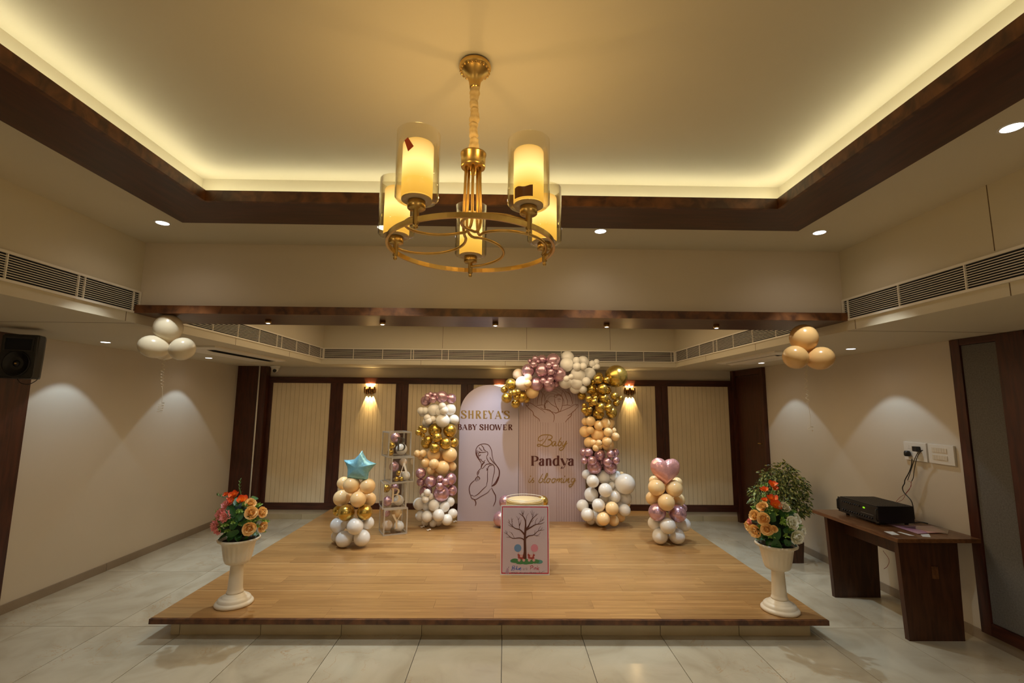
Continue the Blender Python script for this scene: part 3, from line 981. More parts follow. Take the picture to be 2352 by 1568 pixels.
# white twisted tails of the lowest balloons
mb = MB()
for px, py in ((966, 1209), (980, 1216), (1040, 1197)):
    c = at(px, py, 'z', SZ + 0.017)
    mb.tube([c, c + Vector((0.02, -0.01, -0.006)), c + Vector((0.035, 0.005, 0.006)), c + Vector((0.05, 0, 0))], [0.004, 0.008, 0.005, 0.009], 6)
part(gal, 'knot_tail', mb, M['b_white'])


def small_column(label, items, origin, scale, y0, base):
    t = thing('balloon_column', label, 'balloon column', base, 'short balloon columns topped by a foil balloon')
    cx = base[0]
    px_balloons(t, items, origin, scale, y0, layer=0.085, core=lambda c: (cx, y0 + 0.0, c.z), zmin=SZ)
    return t


ZA = [('W', 250, 1385, 123, 2), ('W', 508, 1348, 124, 2), ('W', 165, 1340, 100, 0), ('W', 400, 1290, 100, 0), ('W', 412, 1182, 123, 3), ('W', 165, 1165, 115, 1), ('W', 590, 1130, 98, 1),
      ('W', 330, 1120, 100, 0), ('G', 283, 985, 123, 2.4), ('G', 550, 978, 116, 2.2), ('G', 165, 960, 78, 0), ('P', 456, 792, 118, 3), ('P', 215, 775, 120, 1.2),
      ('P', 615, 790, 102, 0.4), ('P', 362, 587, 124, 2.4), ('P', 590, 603, 117, 2.2), ('P', 245, 560, 96, 0), ('P', 420, 720, 100, 0)]
sc1 = small_column('short balloon column with a blue foil star on top, left of the clear boxes', ZA, (750, 1020), 6.27, 5.62, (-1.60, 5.55, SZ))
ZB = [('W', 292, 1370, 133, 2), ('W', 572, 1400, 134, 2), ('W', 430, 1300, 110, 0), ('W', 420, 1192, 137, 3), ('W', 205, 1145, 118, 1), ('W', 680, 1170, 118, 1),
      ('M', 245, 968, 148, 2.4), ('M', 580, 990, 150, 2.4), ('M', 660, 900, 78, 0), ('P', 395, 808, 143, 3.2), ('P', 175, 740, 118, 1),
      ('P', 590, 765, 112, 1), ('P', 235, 565, 142, 2.4), ('P', 525, 582, 142, 2.4), ('P', 195, 455, 84, 0), ('P', 575, 480, 84, 0), ('P', 380, 500, 90, 0)]
sc2 = small_column('short balloon column with a pink foil heart on top, right of the backdrop', ZB, (1475, 1040), 7.13, 5.80, (1.90, 5.72, SZ))


def foil(parent, name, outline_px, origin, scale, y, depth, mat_, center_px, label):
    """inflated foil balloon from its seam outline"""
    pts = [at(origin[0] + a / scale, origin[1] + b / scale, 'y', y) for a, b in smooth_pts2(outline_px)]
    c = at(origin[0] + center_px[0] / scale, origin[1] + center_px[1] / scale, 'y', y)
    n = len(pts)
    mb = MB()
    R = 9
    for side in (-1, 1):
        vs, fs = [c + Vector((0, side * depth, 0))], []
        for i in range(1, R + 1):
            t_ = i / R
            for k, p in enumerate(pts):
                h = depth * (1 - t_ ** 2.4) ** 0.5
                wr = 1 + 0.05 * math.sin(k * 2.4 + i) * t_ ** 3
                q = c + (p - c) * t_
                vs.append(q + Vector((0, side * h * wr + (0.004 * math.sin(k * 1.9) * t_ ** 6), 0)))
        for k in range(n):
            fs.append((0, 1 + k, 1 + (k + 1) % n))
        for i in range(R - 1):
            for k in range(n):
                a = 1 + i * n + k
                b = 1 + i * n + (k + 1) % n
                fs.append((a, a + n, b + n, b))
        mb.add(vs, fs, True)
    o = part(parent, name, mb, mat_, label=label)
    return o


def smooth_pts2(pts):
    out = []
    n = len(pts)
    for i in range(n):
        a, b = pts[i], pts[(i + 1) % n]
        c = a[2] if len(a) > 2 else 0
        m_ = 7
        for k in range(m_):
            t_ = k / m_
            x = a[0] + (b[0] - a[0]) * t_
            y = a[1] + (b[1] - a[1]) * t_
            nx, ny = -(b[1] - a[1]), (b[0] - a[0])
            s_ = c * 4 * t_ * (1 - t_)
            out.append((x + nx * s_, y + ny * s_))
    return out


star = [(513, 88, .03), (590, 225, .03), (720, 278, .03), (612, 400, .03), (600, 510, -.04), (460, 505, -.04), (295, 480, .03), (300, 335, .03), (250, 225, .03), (400, 215, .03)]
foil(sc1, 'foil_star', star, (750, 1020), 6.27, 5.42, 0.075, M['b_blue'], (455, 325), 'metallic blue star foil balloon')
heart = [(375, 128, .10), (245, 78, .16), (135, 190, .10), (180, 340, .02), (385, 520, .02), (560, 380, .10), (618, 230, .14), (560, 115, .12), (460, 98, .10)]
foil(sc2, 'foil_heart', heart, (1475, 1040), 7.13, 5.60, 0.085, M['b_pink'], (380, 270), 'metallic pink heart foil balloon')

# helium balloon bunches under the ends of the beam
def bunch(label, items, y, ribbon, key, base, straight):
    t = thing('balloon_bunch', label, 'balloons', base)
    for px, py, rx, ry, dy in items:
        c = at(px, py, 'y', y + dy)
        depth = (c - CPOS).dot(CF)
        r = ry * depth / FPX * 0.97
        o = inst(t, 'balloon', BM[key], c, None, (r * 0.98, r, r))
        if abs(rx - ry) > 3:
            sgn = 1 if (ribbon[0][0] - px) < 0 else -1
            o.rotation_euler = (0.5, sgn * 1.25, 0)
            o.scale = (r * 1.0, r * 1.0, rx * depth / FPX * 0.88)
        else:
            o.rotation_euler = (0, 0, 0.3)
    pts = []
    P = smooth_pts([at(a, b, 'y', y) for a, b in ribbon], 40)
    for i, p in enumerate(P):
        f = i / len(P)
        amp = 0.0 if (straight[0] < f < straight[1]) else 0.009
        if f > straight[1]:
            amp = 0.016
        a = i * 0.75
        pts.append(p + Vector((math.cos(a) * amp, math.sin(a) * amp, 0)))
    part(t, 'curling_ribbon', MB().tube(pts, 0.0016, 4), M['cream_pl'])
    return t


b1 = at(387, 752, 'y', 3.36)
bunch('bunch of four cream balloons under the left end of the beam with a curled ribbon',
      [(386.5, 752, 31, 31, 0), (352, 796, 34, 26.5, -0.05), (419, 801, 33, 26.5, -0.05), (374, 803, 30, 23, 0.12)], 3.36,
      [(382, 800), (374, 845), (373, 880), (372, 920), (366, 948)], 'C', b1, (0.55, 0.78))
b2 = at(1846, 775, 'y', 3.36)
bunch('bunch of three peach balloons under the right end of the beam with a curled ribbon',
      [(1846, 775.5, 31, 31, 0), (1827, 820, 33, 27, -0.05), (1885, 822.5, 32, 27, -0.05)], 3.36,
      [(1856, 810), (1851, 850), (1853, 905), (1860, 950), (1862, 990)], 'A', b2, (0.6, 0.93))

# ================================================================== PRINT: strokes laid on a board
LIFT = [0.0]


def ribbon_mb(mb, pts, wfun, plane, lift, nrm):
    """pts: 3D points on a plane; flat ribbon of varying half width in that plane"""
    n = len(pts)
    if n < 2:
        return
    vs, fs = [], []
    for i, p in enumerate(pts):
        a = pts[max(i - 1, 0)]
        b = pts[min(i + 1, n - 1)]
        t_ = (b - a)
        if t_.length < 1e-7:
            t_ = Vector((1, 0, 0))
        t_.normalize()
        s_ = nrm.cross(t_).normalized()
        w = wfun(i / (n - 1), t_)
        for sgn in (-1, 1):
            vs.append(p + s_ * w * sgn + nrm * (lift + LIFT[0]))
        LIFT[0] += 5e-6
    for i in range(n - 1):
        fs.append((2 * i, 2 * i + 1, 2 * i + 3, 2 * i + 2))
    mb.add(vs, fs)


def disc_mb(mb, c, r, nrm, lift, seg=14, sx=1.0):
    a0 = Vector((1, 0, 0))
    b0 = nrm.cross(a0).normalized()
    vs = [c + nrm * lift] + [c + (a0 * math.cos(2 * PI * k / seg) * sx + b0 * math.sin(2 * PI * k / seg)) * r + nrm * lift for k in range(seg)]
    mb.add(vs, [(0, 1 + k, 1 + (k + 1) % seg) for k in range(seg)])


FN = Vector((0, -1, 0))


def strokes(parent, name, sets, origin, scale, plane, mat_, w=0.0022, lift=0.0012, nrm=FN, taper=True, label=None):
    """sets: list of zoomed-photo polylines, or (polyline, width factor)"""
    mb = MB()
    LIFT[0] = 0.0
    for s_ in sets:
        wf = 1.0
        if isinstance(s_, tuple):
            s_, wf = s_
        P = smooth_pts([plane(origin[0] + a / scale, origin[1] + b / scale) for a, b in s_], 5)
        ribbon_mb(mb, P, lambda t_, d: w * wf * ((0.45 + 0.75 * math.sin(PI * min(max(t_, 0.02), 0.98)) ** 0.5) if taper else 1), None, lift, nrm)
    o = part(parent, name, mb, mat_, label=label)
    return o


# broad-pen capital and bold letters on a unit em (x right, y up)
T, t_, a_ = 'T', 't', 'a'
GL = {
    'S': (0.60, [(a_, [(.54, .74), (.50, .90), (.34, 1.0), (.14, .95), (.07, .78), (.16, .62), (.36, .50), (.52, .36), (.54, .18), (.42, .02), (.22, 0), (.07, .08), (.05, .24)]),
                 (T, [(.10, .68), (.30, .52), (.50, .36)])]),
    'H': (0.74, [(T, [(.14, 0), (.14, 1)]), (T, [(.60, 0), (.60, 1)]), (t_, [(.14, .52), (.60, .52)]), (t_, [(.03, 0), (.26, 0)]), (t_, [(.48, 0), (.72, 0)]),
                 (t_, [(.03, 1), (.26, 1)]), (t_, [(.48, 1), (.72, 1)])]),
    'R': (0.66, [(T, [(.14, 0), (.14, 1)]), (a_, [(.14, .99), (.36, .98), (.50, .88), (.52, .74), (.44, .60), (.30, .53), (.14, .52)]), (T, [(.32, .50), (.44, .26), (.58, 0)]),
                 (t_, [(.03, 0), (.26, 0)]), (t_, [(.52, 0), (.68, .02)]), (t_, [(.03, 1), (.2, 1)])]),
    'E': (0.56, [(T, [(.14, 0), (.14, 1)]), (t_, [(.14, .985), (.50, .985), (.51, .84)]), (t_, [(.14, .52), (.42, .52)]), (t_, [(.14, .015), (.50, .015), (.53, .18)]), (t_, [(.03, 0), (.2, 0)]),
                 (t_, [(.03, 1), (.2, 1)])]),
    'Y': (0.66, [(T, [(.08, 1), (.32, .50)]), (t_, [(.60, 1), (.34, .50)]), (T, [(.33, .52), (.33, 0)]), (t_, [(0, 1), (.2, 1)]), (t_, [(.5, 1), (.68, 1)]), (t_, [(.22, 0), (.44, 0)])]),
    'A': (0.72, [(t_, [(.08, 0), (.36, 1)]), (T, [(.36, .98), (.64, 0)]), (t_, [(.18, .33), (.52, .33)]), (t_, [(0, 0), (.18, 0)]), (t_, [(.54, 0), (.74, 0)])]),
    'B': (0.62, [(T, [(.14, 0), (.14, 1)]), (a_, [(.14, .99), (.34, .98), (.47, .88), (.47, .70), (.36, .57), (.14, .54)]),
                 (a_, [(.14, .54), (.40, .52), (.54, .38), (.54, .18), (.42, .03), (.14, .01)]), (t_, [(.03, 0), (.2, 0)]), (t_, [(.03, 1), (.2, 1)])]),
    'O': (0.78, [(a_, [(.38, 1), (.16, .92), (.05, .70), (.05, .32), (.16, .08), (.38, 0), (.60, .08), (.71, .32), (.71, .70), (.60, .92), (.38, 1)])]),
    'W': (0.98, [(T, [(.08, 1), (.28, 0)]), (t_, [(.29, 0), (.46, .95)]), (T, [(.44, 1), (.66, 0)]), (t_, [(.67, 0), (.88, 1)]), (t_, [(0, 1), (.2, 1)]), (t_, [(.80, 1), (.98, 1)])]),
    "'": (0.16, [(T, [(.08, 1.0), (.07, .80)])]),
    'P': (0.64, [(T, [(.14, 0), (.14, 1)]), (a_, [(.14, .99), (.38, .97), (.53, .84), (.53, .62), (.40, .48), (.14, .46)]), (t_, [(.02, 0), (.28, 0)]), (t_, [(.02, 1), (.2, 1)])]),
    'a': (0.54, [(a_, [(.08, .52), (.14, .66), (.28, .72), (.38, .62), (.38, .40)]), (T, [(.38, .55), (.38, 0)]), (a_, [(.38, .44), (.20, .40), (.08, .28), (.07, .12), (.18, .0), (.30, .04), (.38, .16)]),
                 (t_, [(.38, .01), (.50, .01)])]),
    'n': (0.58, [(T, [(.12, 0), (.12, .74)]), (a_, [(.12, .52), (.22, .70), (.36, .72), (.44, .58)]), (T, [(.44, .58), (.44, 0)]), (t_, [(.02, 0), (.22, 0)]), (t_, [(.34, 0), (.54, 0)])]),
    'd': (0.62, [(T, [(.46, 0), (.46, 1.04)]), (a_, [(.46, .60), (.34, .73), (.18, .68), (.08, .48), (.08, .22), (.18, .03), (.32, .0), (.46, .16)]), (t_, [(.36, 1.04), (.5, 1.04)]), (t_, [(.46, .01), (.6, .01)])]),
    'y': (0.58, [(T, [(.10, .73), (.32, .04)]), (t_, [(.56, .73), (.34, -.05), (.24, -.26), (.12, -.30)]), (T, [(.13, -.26), (.08, -.20)]), (t_, [(0, .73), (.2, .73)]), (t_, [(.46, .73), (.62, .73)])]),
}


def lettering(parent, text, boxes, y_top, y_bot, origin, scale, plane, mat_, thick, thin, xh=None, nrm=FN, lift=0.0015, slope=0.0, name='lettering', wid=None, label=None):
    """boxes: left and right zoomed x of each glyph"""
    mb = MB()
    LIFT[0] = 0.0
    for ch, (xa, xb) in zip(text, boxes):
        gw, st_ = GL[ch]
        for kind, pts in st_:
            P = []
            for gx, gy in pts:
                X = xa + (xb - xa) * gx / gw
                Y = y_bot + (y_top - y_bot) * gy + slope * (X - boxes[0][0])
                P.append(plane(origin[0] + X / scale, origin[1] + Y / scale))
            if kind == 'a':
                P = smooth_pts(P, 6)
            elif len(P) > 2:
                P = smooth_pts(P, 3)
            if kind == 'T':
                f = lambda q, d: thick
            elif kind == 't':
                f = lambda q, d: thin
            else:
                f = lambda q, d: thin + (thick - thin) * abs(d.z) ** 1.3
            ribbon_mb(mb, P, f, None, lift + rnd.uniform(0, .0001), nrm)
    return part(parent, name, mb, mat_, label=label)


M['ink_maroon'] = mat('maroon_print', (0.085, 0.018, 0.016), 0.5)
M['ink_brown'] = mat('brown_print', (0.22, 0.085, 0.035), 0.5)
M['ink_gold'] = mat('gold_print', (0.30, 0.18, 0.045), 0.45)
M['board_pink'] = mottled('pale_pink_board', (0.50, 0.44, 0.54), (0.52, 0.455, 0.555), 0.45, 2, 0.0)
M['board_rose'] = mottled('dusty_rose_board', (0.50, 0.40, 0.45), (0.52, 0.415, 0.465), 0.5, 2, 0.0)
M['board_edge'] = mat('board_dark_edge', (0.05, 0.025, 0.02), 0.6)

# --- arched board on the left
pl = lambda px, py: at(px, py, 'y', YBD)
def arch_poly(cx, hw, zc, z0, n=28):
    P = [(cx - hw, z0), (cx + hw, z0)]
    P += [(cx + hw * math.cos(PI * k / n), zc + hw * math.sin(PI * k / n)) for k in range(n + 1)]
    return P
ba = thing('arch_board', 'pale pink arched board with gold and maroon lettering and a drawn expectant mother', 'backdrop board', (-0.215, YBD, SZ))
part(ba, 'board', MB().prism(arch_poly(-0.2155, 0.4095, 1.575, SZ), YBD, YBD + 0.010), M['board_pink'])
part(ba, 'backing', MB().prism(arch_poly(-0.2155, 0.4125, 1.575, SZ), YBD + 0.0102, YBD + 0.03), M['board_edge'])
lettering(ba, "SHREYA'S", [(215, 303), (332, 428), (457, 552), (583, 655), (668, 765), (782, 896), (903, 918), (940, 1030)], 535, 662, (1030, 870), 7.35, pl,
          M['ink_gold'], 0.0110, 0.0036, slope=0.008)
lettering(ba, "BABYSHOWER", [(155, 225), (233, 318), (335, 395), (404, 480), (528, 590), (604, 682), (700, 776), (782, 905), (918, 985), (1010, 1080)], 765, 855,
          (1030, 870), 7.35, pl, M['ink_maroon'], 0.0085, 0.0028, slope=0.006)
WO = [
    ([(395, 640), (398, 570), (370, 510), (320, 440), (290, 370), (290, 280), (340, 200), (440, 165), (540, 190), (600, 290), (615, 400), (640, 500), (700, 590)], 1.1),
    ([(690, 580), (750, 680), (755, 780), (730, 880), (680, 970), (610, 1015)], 1.9),
    ([(600, 1018), (660, 960), (700, 900), (735, 820)], 1.3),
    [(330, 310), (380, 335), (440, 335), (490, 325)], ([(395, 190), (440, 240), (450, 280), (490, 305)], 1.2), [(350, 230), (385, 280), (420, 310)],
    ([(310, 290), (305, 370), (335, 450), (390, 540)], 1.6), [(325, 330), (345, 400), (345, 450)], [(490, 325), (515, 320), (528, 360), (515, 400), (500, 405)],
    [(345, 465), (375, 470), (400, 500), (440, 525), (475, 490)], ([(350, 395), (370, 395), (388, 378)], 1.2), [(340, 350), (365, 340), (390, 340)], [(395, 480), (412, 468)],
    [(505, 410), (515, 470), (560, 540), (620, 575)], ([(465, 530), (430, 560), (405, 600), (390, 650)], 1.9),
    [(395, 655), (430, 650), (490, 580), (560, 565), (620, 575), (655, 620), (660, 700), (640, 800), (620, 900), (605, 1010)],
    [(525, 700), (530, 640), (560, 600), (620, 590)], [(525, 650), (520, 800), (520, 900), (495, 1015)], ([(505, 650), (515, 680), (505, 700)], 1.3),
    [(495, 1010), (420, 1080), (330, 1170), (250, 1215)], [(250, 1215), (220, 1195), (190, 1195), (200, 1245), (240, 1270), (290, 1275), (400, 1210), (520, 1140), (585, 1060)],
    ([(390, 650), (335, 710), (315, 760), (325, 805)], 1.1), [(360, 710), (340, 750), (335, 780)],
    ([(270, 890), (290, 850), (330, 820), (365, 850), (360, 880)], 1.2), [(290, 850), (280, 915)], [(310, 850), (300, 920)], [(330, 850), (322, 910)], [(350, 860), (340, 900)],
    ([(265, 890), (190, 960), (155, 1050), (165, 1140), (185, 1200)], 1.25),
    ([(250, 1270), (280, 1310), (288, 1360), (275, 1405)], 1.4), ([(600, 1040), (640, 1120), (680, 1200), (678, 1310), (635, 1410)], 1.25),
    [(565, 430), (610, 500), (700, 600)]]
strokes(ba, 'line_drawing', WO, (1060, 1000), 8.714, pl, M['ink_maroon'], w=0.0036)

# --- ribbed arched board on the right
br_ = thing('ribbed_board', 'dusty rose arched board with fine ribs, cursive lettering and drawn hands with baby feet', 'backdrop board', (0.652, YBD, SZ))
RX, RZ, RH = 0.657, 1.777, 0.457
part(br_, 'board', MB().prism(arch_poly(RX, RH, RZ, SZ), YBD, YBD + 0.010), M['board_rose'])
part(br_, 'backing', MB().prism(arch_poly(RX, RH + 0.002, RZ, SZ), YBD + 0.0102, YBD + 0.03), M['board_edge'])
mb = MB()
LIFT[0] = 0.0
r_ = RH - 0.020
while r_ > 0.03:
    P = [Vector((RX - r_, YBD, SZ + 0.001))] + [Vector((RX - r_ * math.cos(PI * q / 24), YBD, RZ + r_ * math.sin(PI * q / 24))) for q in range(25)] + [Vector((RX + r_, YBD, SZ + 0.001))]
    ribbon_mb(mb, P, lambda q, d: 0.0013, None, 0.0006, FN)
    LIFT[0] = 0.0
    r_ -= 0.0345
ln = part(br_, 'rib_lines', mb, mat('rib_print', (0.20, 0.10, 0.075), 0.5))
ln['label'] = 'fine brown rib lines'
hfill = [(1310, 430), (1400, 415), (1500, 450), (1500, 380), (1520, 290), (1540, 215), (1600, 210), (1625, 300), (1640, 380), (1690, 380), (1800, 440), (1790, 300), (1830, 255), (1900, 265),
         (1925, 185), (1960, 205), (2030, 240), (2070, 310), (2090, 400), (2085, 440), (2190, 440), (2185, 470), (2080, 570), (2050, 650), (1970, 730), (1870, 745), (1700, 740), (1545, 725), (1490, 650),
         (1430, 600), (1410, 550), (1340, 480)]
hp = [pl(1030 + a / 7.35, 870 + b / 7.35) for a, b in hfill]
hpoly = [(p.x, p.z) for p in hp]
mbh = MB().prism(hpoly, YBD - 0.0014, YBD - 0.0009)
part(br_, 'hands_silhouette', mbh, M['board_rose'])
def circ(x, y, r, n=8):
    return [(x + r * math.cos(2 * PI * k / n), y + r * math.sin(2 * PI * k / n)) for k in range(n + 1)]
HO = [[(1310, 430), (1330, 405), (1400, 415), (1470, 460), (1540, 500), (1600, 540), (1635, 575)],
      ([(1305, 440), (1350, 490), (1420, 550), (1440, 610), (1490, 650), (1530, 680), (1540, 720)], 1.4), [(1310, 440), (1335, 458), (1352, 435), (1340, 412)],
      [(1540, 215), (1520, 290), (1500, 380), (1500, 440)], [(1560, 200), (1588, 260), (1575, 340), (1575, 440)], [(1598, 235), (1625, 300), (1622, 400)],
      [(1470, 460), (1560, 440), (1620, 442)], ([(1550, 480), (1600, 510), (1700, 522), (1760, 580), (1782, 610), (1782, 680), (1770, 730)], 1.3),
      [(2190, 460), (2180, 432), (2120, 437), (2050, 480), (1960, 520), (1900, 545), (1790, 590)],
      ([(2190, 465), (2130, 530), (2085, 570), (2070, 620), (2010, 680), (1970, 730)], 1.4), [(2150, 470), (2160, 445), (2180, 440)],
      [(1930, 190), (1910, 280), (1945, 360), (1950, 440)], [(1930, 190), (1965, 250), (1990, 320), (2010, 380), (2000, 440)],
      [(1970, 215), (2030, 240), (2070, 310), (2090, 400), (2082, 440)], [(1915, 452), (2000, 440), (2080, 450)],
      [(1640, 400), (1662, 372), (1690, 380), (1740, 430), (1840, 490), (1862, 540), (1820, 572), (1740, 552), (1660, 522), (1620, 490), (1618, 450), (1640, 400)],
      circ(1660, 382, 16), circ(1632, 412, 9), circ(1626, 438, 9), circ(1628, 463, 8), circ(1636, 484, 7),
      [(1792, 320), (1800, 400), (1830, 480), (1862, 545)], [(1925, 300), (1925, 420), (1895, 530), (1866, 548)], circ(1810, 290, 22), circ(1842, 270, 12), circ(1864, 266, 11), circ(1884, 272, 10),
      circ(1902, 286, 9), [(1840, 345), (1870, 340), (1900, 348)], [(1850, 370), (1885, 378)], [(2010, 620), (2050, 600), (2072, 575)]]
strokes(br_, 'line_drawing', HO, (1030, 870), 7.35, pl, M['ink_brown'], w=0.0027, lift=0.0018)
SC = [([(640, 268), (590, 360), (520, 455), (450, 503), (412, 495), (415, 465), (460, 462), (540, 495), (620, 505), (690, 465), (716, 415), (690, 378), (640, 366), (700, 345), (722, 305), (690, 272),
        (610, 260), (510, 268), (440, 315), (427, 365), (455, 392), (505, 375), (540, 345)], 1.0),
      [(800, 405), (760, 398), (725, 440), (722, 485), (752, 492), (795, 420), (785, 478), (805, 495), (835, 470)],
      [(915, 312), (875, 390), (848, 465), (862, 496), (900, 478), (916, 430), (896, 402), (862, 430)],
      [(960, 395), (940, 440), (938, 488), (965, 485), (1000, 440), (1026, 390), (1000, 460), (960, 550), (910, 590), (875, 572), (892, 537), (950, 515), (1048, 430)]]
strokes(br_, 'cursive_lettering', SC, (1190, 970), 9.227, pl, M['ink_gold'], w=0.0058, lift=0.0018)
lettering(br_, 'Pandya', [(270, 436), (448, 562), (582, 716), (736, 888), (892, 1058), (1062, 1186)], 712, 910, (1190, 970), 9.227, pl, M['ink_maroon'], 0.0155, 0.0034)
SB = [[(240, 1180), (225, 1250), (240, 1270), (268, 1252), (325, 1172), (302, 1205), (336, 1238), (318, 1270), (284, 1262)], circ(265, 1138, 5, 5),
      [(520, 1085), (470, 1180), (440, 1250), (465, 1272), (510, 1250), (522, 1195), (492, 1182)],
      [(522, 1195), (560, 1200), (605, 1140), (626, 1090), (606, 1080), (566, 1180), (546, 1255), (565, 1270), (600, 1240)],
      [(665, 1185), (628, 1190), (602, 1235), (615, 1270), (650, 1262), (675, 1215), (665, 1185), (700, 1205)],
      [(775, 1185), (738, 1190), (712, 1235), (725, 1270), (760, 1262), (785, 1215), (775, 1185), (810, 1205)],
      [(800, 1270), (838, 1180), (818, 1235), (878, 1180), (858, 1265), (885, 1215), (932, 1178), (908, 1255), (926, 1270), (952, 1245)],
      [(975, 1180), (950, 1250), (965, 1270), (990, 1255)], circ(990, 1138, 5, 5),
      [(995, 1270), (1032, 1180), (1012, 1245), (1080, 1178), (1056, 1255), (1076, 1270), (1102, 1245)],
      [(1200, 1190), (1152, 1182), (1124, 1232), (1145, 1265), (1185, 1235), (1206, 1180), (1180, 1270), (1125, 1352), (1082, 1358), (1088, 1322), (1160, 1290), (1225, 1215)]]
strokes(br_, 'cursive_lettering', SB, (1190, 970), 9.227, pl, M['ink_gold'], w=0.0050, lift=0.0018)

# ================================================================== PLINTH AND POSTER
PX, PY, PR, PZ = 0.207, 4.885, 0.186, 0.80
pt = thing('round_plinth', 'round gold plinth with a clear raised rim standing behind the tree poster', 'plinth', (PX, PY, SZ))
M['gold_cloth'] = mottled('gold_satin', (0.54, 0.37, 0.13), (0.66, 0.48, 0.20), 0.35, 14, 0.3, kind='Object', bscale=30)
part(pt, 'drum', MB().lathe([(PR - 0.004, 0), (PR, 0.006), (PR, PZ - SZ - 0.03), (PR - 0.004, PZ - SZ - 0.026)], (PX, PY, SZ), 48), M['gold_cloth'])
part(pt, 'top_disc', MB().lathe([(PR - 0.012, PZ - SZ - 0.0255), (PR - 0.014, PZ - SZ - 0.018)], (PX, PY, SZ), 48), mat('cream_top', (0.66, 0.52, 0.29), 0.4))
part(pt, 'rim', MB().lathe([(PR + 0.001, PZ - SZ - 0.004), (PR + 0.003, PZ - SZ), (PR - 0.002, PZ - SZ), (PR - 0.003, PZ - SZ - 0.004), (PR + 0.001, PZ - SZ - 0.004)], (PX, PY, SZ), 48, cap=False), mat('clear_white_rim', (0.80, 0.80, 0.78), 0.12))
part(pt, 'clear_wall', MB().lathe([(PR + 0.0015, 0.002), (PR + 0.0015, PZ - SZ - 0.004)], (PX, PY, SZ), 48, cap=False), M['pane'])

# a few balloons lying behind the plinth
bc = thing('balloon_cluster', 'two mauve and two gold chrome balloons lying on the stage behind the round plinth', 'balloons', (0.2, 6.3, SZ))
for key, px, py, rp, yy in (('M', 1151, 1187, 18, 6.35), ('M', 1161, 1152, 15, 6.42), ('G', 1246, 1151, 13, 6.35), ('G', 1236, 1186, 18, 6.35)):
    c = at(px, py, 'y', yy)
    r = rp * (c - CPOS).dot(CF) / FPX
    if py > 1180:
        c.z = SZ + r
    balloon(bc, key, c, r, (0.2, 6.5, 0.4))

po = thing('poster', 'pink poster of a bare tree with a red border leaning on the plinth', 'poster', (0.2, 4.62, SZ))
PB, PT = 4.628, 4.676
pz0, pz1 = SZ, 0.766
pdir = Vector((0, PT - PB, pz1 - pz0)).normalized()
pn_ = Vector((1, 0, 0)).cross(pdir).normalized()
if pn_.y > 0:
    pn_ = -pn_
p0_ = Vector((0, PB, pz0))
pp = lambda px, py: atp(px, py, p0_, pn_)
def pslab(mb, corners, lift, th=0.0006):
    vs = [c + pn_ * lift for c in corners] + [c + pn_ * (lift - th) for c in corners]
    return mb.add(vs, [(0, 1, 2, 3), (7, 6, 5, 4), (0, 4, 5, 1), (1, 5, 6, 2), (2, 6, 7, 3), (3, 7, 4, 0)])
def prect(x0, x1, s0, s1):
    L_ = (pz1 - pz0) / pdir.z
    return [p0_ + Vector((x0, 0, 0)) + pdir * s0 * L_, p0_ + Vector((x1, 0, 0)) + pdir * s0 * L_, p0_ + Vector((x1, 0, 0)) + pdir * s1 * L_, p0_ + Vector((x0, 0, 0)) + pdir * s1 * L_]
PX0, PX1 = -0.027, 0.431
part(po, 'card', pslab(MB(), prect(PX0, PX1, 0, 1), 0.0, 0.005), mat('poster_card', (0.84, 0.84, 0.88), 0.4))
part(po, 'red_border', pslab(MB(), prect(PX0 + .010, PX1 - .008, .018, .982), 0.0006), mat('red_print', (0.60, 0.025, 0.08), 0.4))
part(po, 'white_border', pslab(MB(), prect(PX0 + .019, PX1 - .017, .034, .967), 0.0012), mat('white_print', (0.80, 0.76, 0.82), 0.4))
part(po, 'picture', pslab(MB(), prect(PX0 + .022, PX1 - .020, .037, .963), 0.0016), mottled('pink_picture', (0.66, 0.56, 0.67), (0.70, 0.60, 0.70), 0.4, 3, 0))
O7, K7 = (1100, 1100), 6.53
M['bark'] = mat('bark_print', (0.11, 0.030, 0.018), 0.5)
mb = MB()
def branch(pts, w0, w1):
    P = smooth_pts([pp(O7[0] + a / K7, O7[1] + b / K7) for a, b in pts], 5)
    ribbon_mb(mb, P, lambda q, d: w0 + (w1 - w0) * q, None, 0.0021, pn_)
branch([(694, 1195), (690, 1000), (688, 900), (695, 760), (700, 690), (695, 620), (665, 560), (630, 530), (600, 510)], 0.013, 0.0012)
branch([(690, 1195), (690, 1000), (690, 880), (700, 760)], 0.013, 0.008)
branch([(665, 1180), (690, 1000)], 0.004, 0.004)
branch([(675, 910), (650, 890), (600, 880), (500, 884), (430, 830), (375, 795)], 0.006, 0.001)
for b in ([(530, 880), (500, 820), (455, 785)], [(500, 830), (492, 795)], [(470, 870), (410, 868)], [(415, 815), (400, 765)], [(420, 825), (425, 785)]):
    branch(b, 0.0016, 0.0008)
branch([(688, 840), (660, 800), (610, 755), (540, 735), (480, 680), (430, 640)], 0.008, 0.001)
for b in ([(520, 720), (470, 700), (435, 680)], [(500, 700), (495, 620), (512, 590)], [(500, 640), (485, 575)], [(460, 650), (445, 600)], [(610, 740), (595, 620), (565, 555)], [(590, 610), (608, 570)], [(610, 700), (635, 610)],
          [(605, 690), (620, 650)]):
    branch(b, 0.0026, 0.0008)
branch([(660, 560), (660, 460)], 0.002, 0.0008)
for b in ([(660, 530), (630, 465)], [(662, 530), (680, 470)], [(705, 640), (715, 560), (745, 510)], [(665, 550), (640, 500)]):
    branch(b, 0.0016, 0.0008)
branch([(700, 760), (745, 700), (790, 610), (830, 565), (890, 515)], 0.008, 0.001)
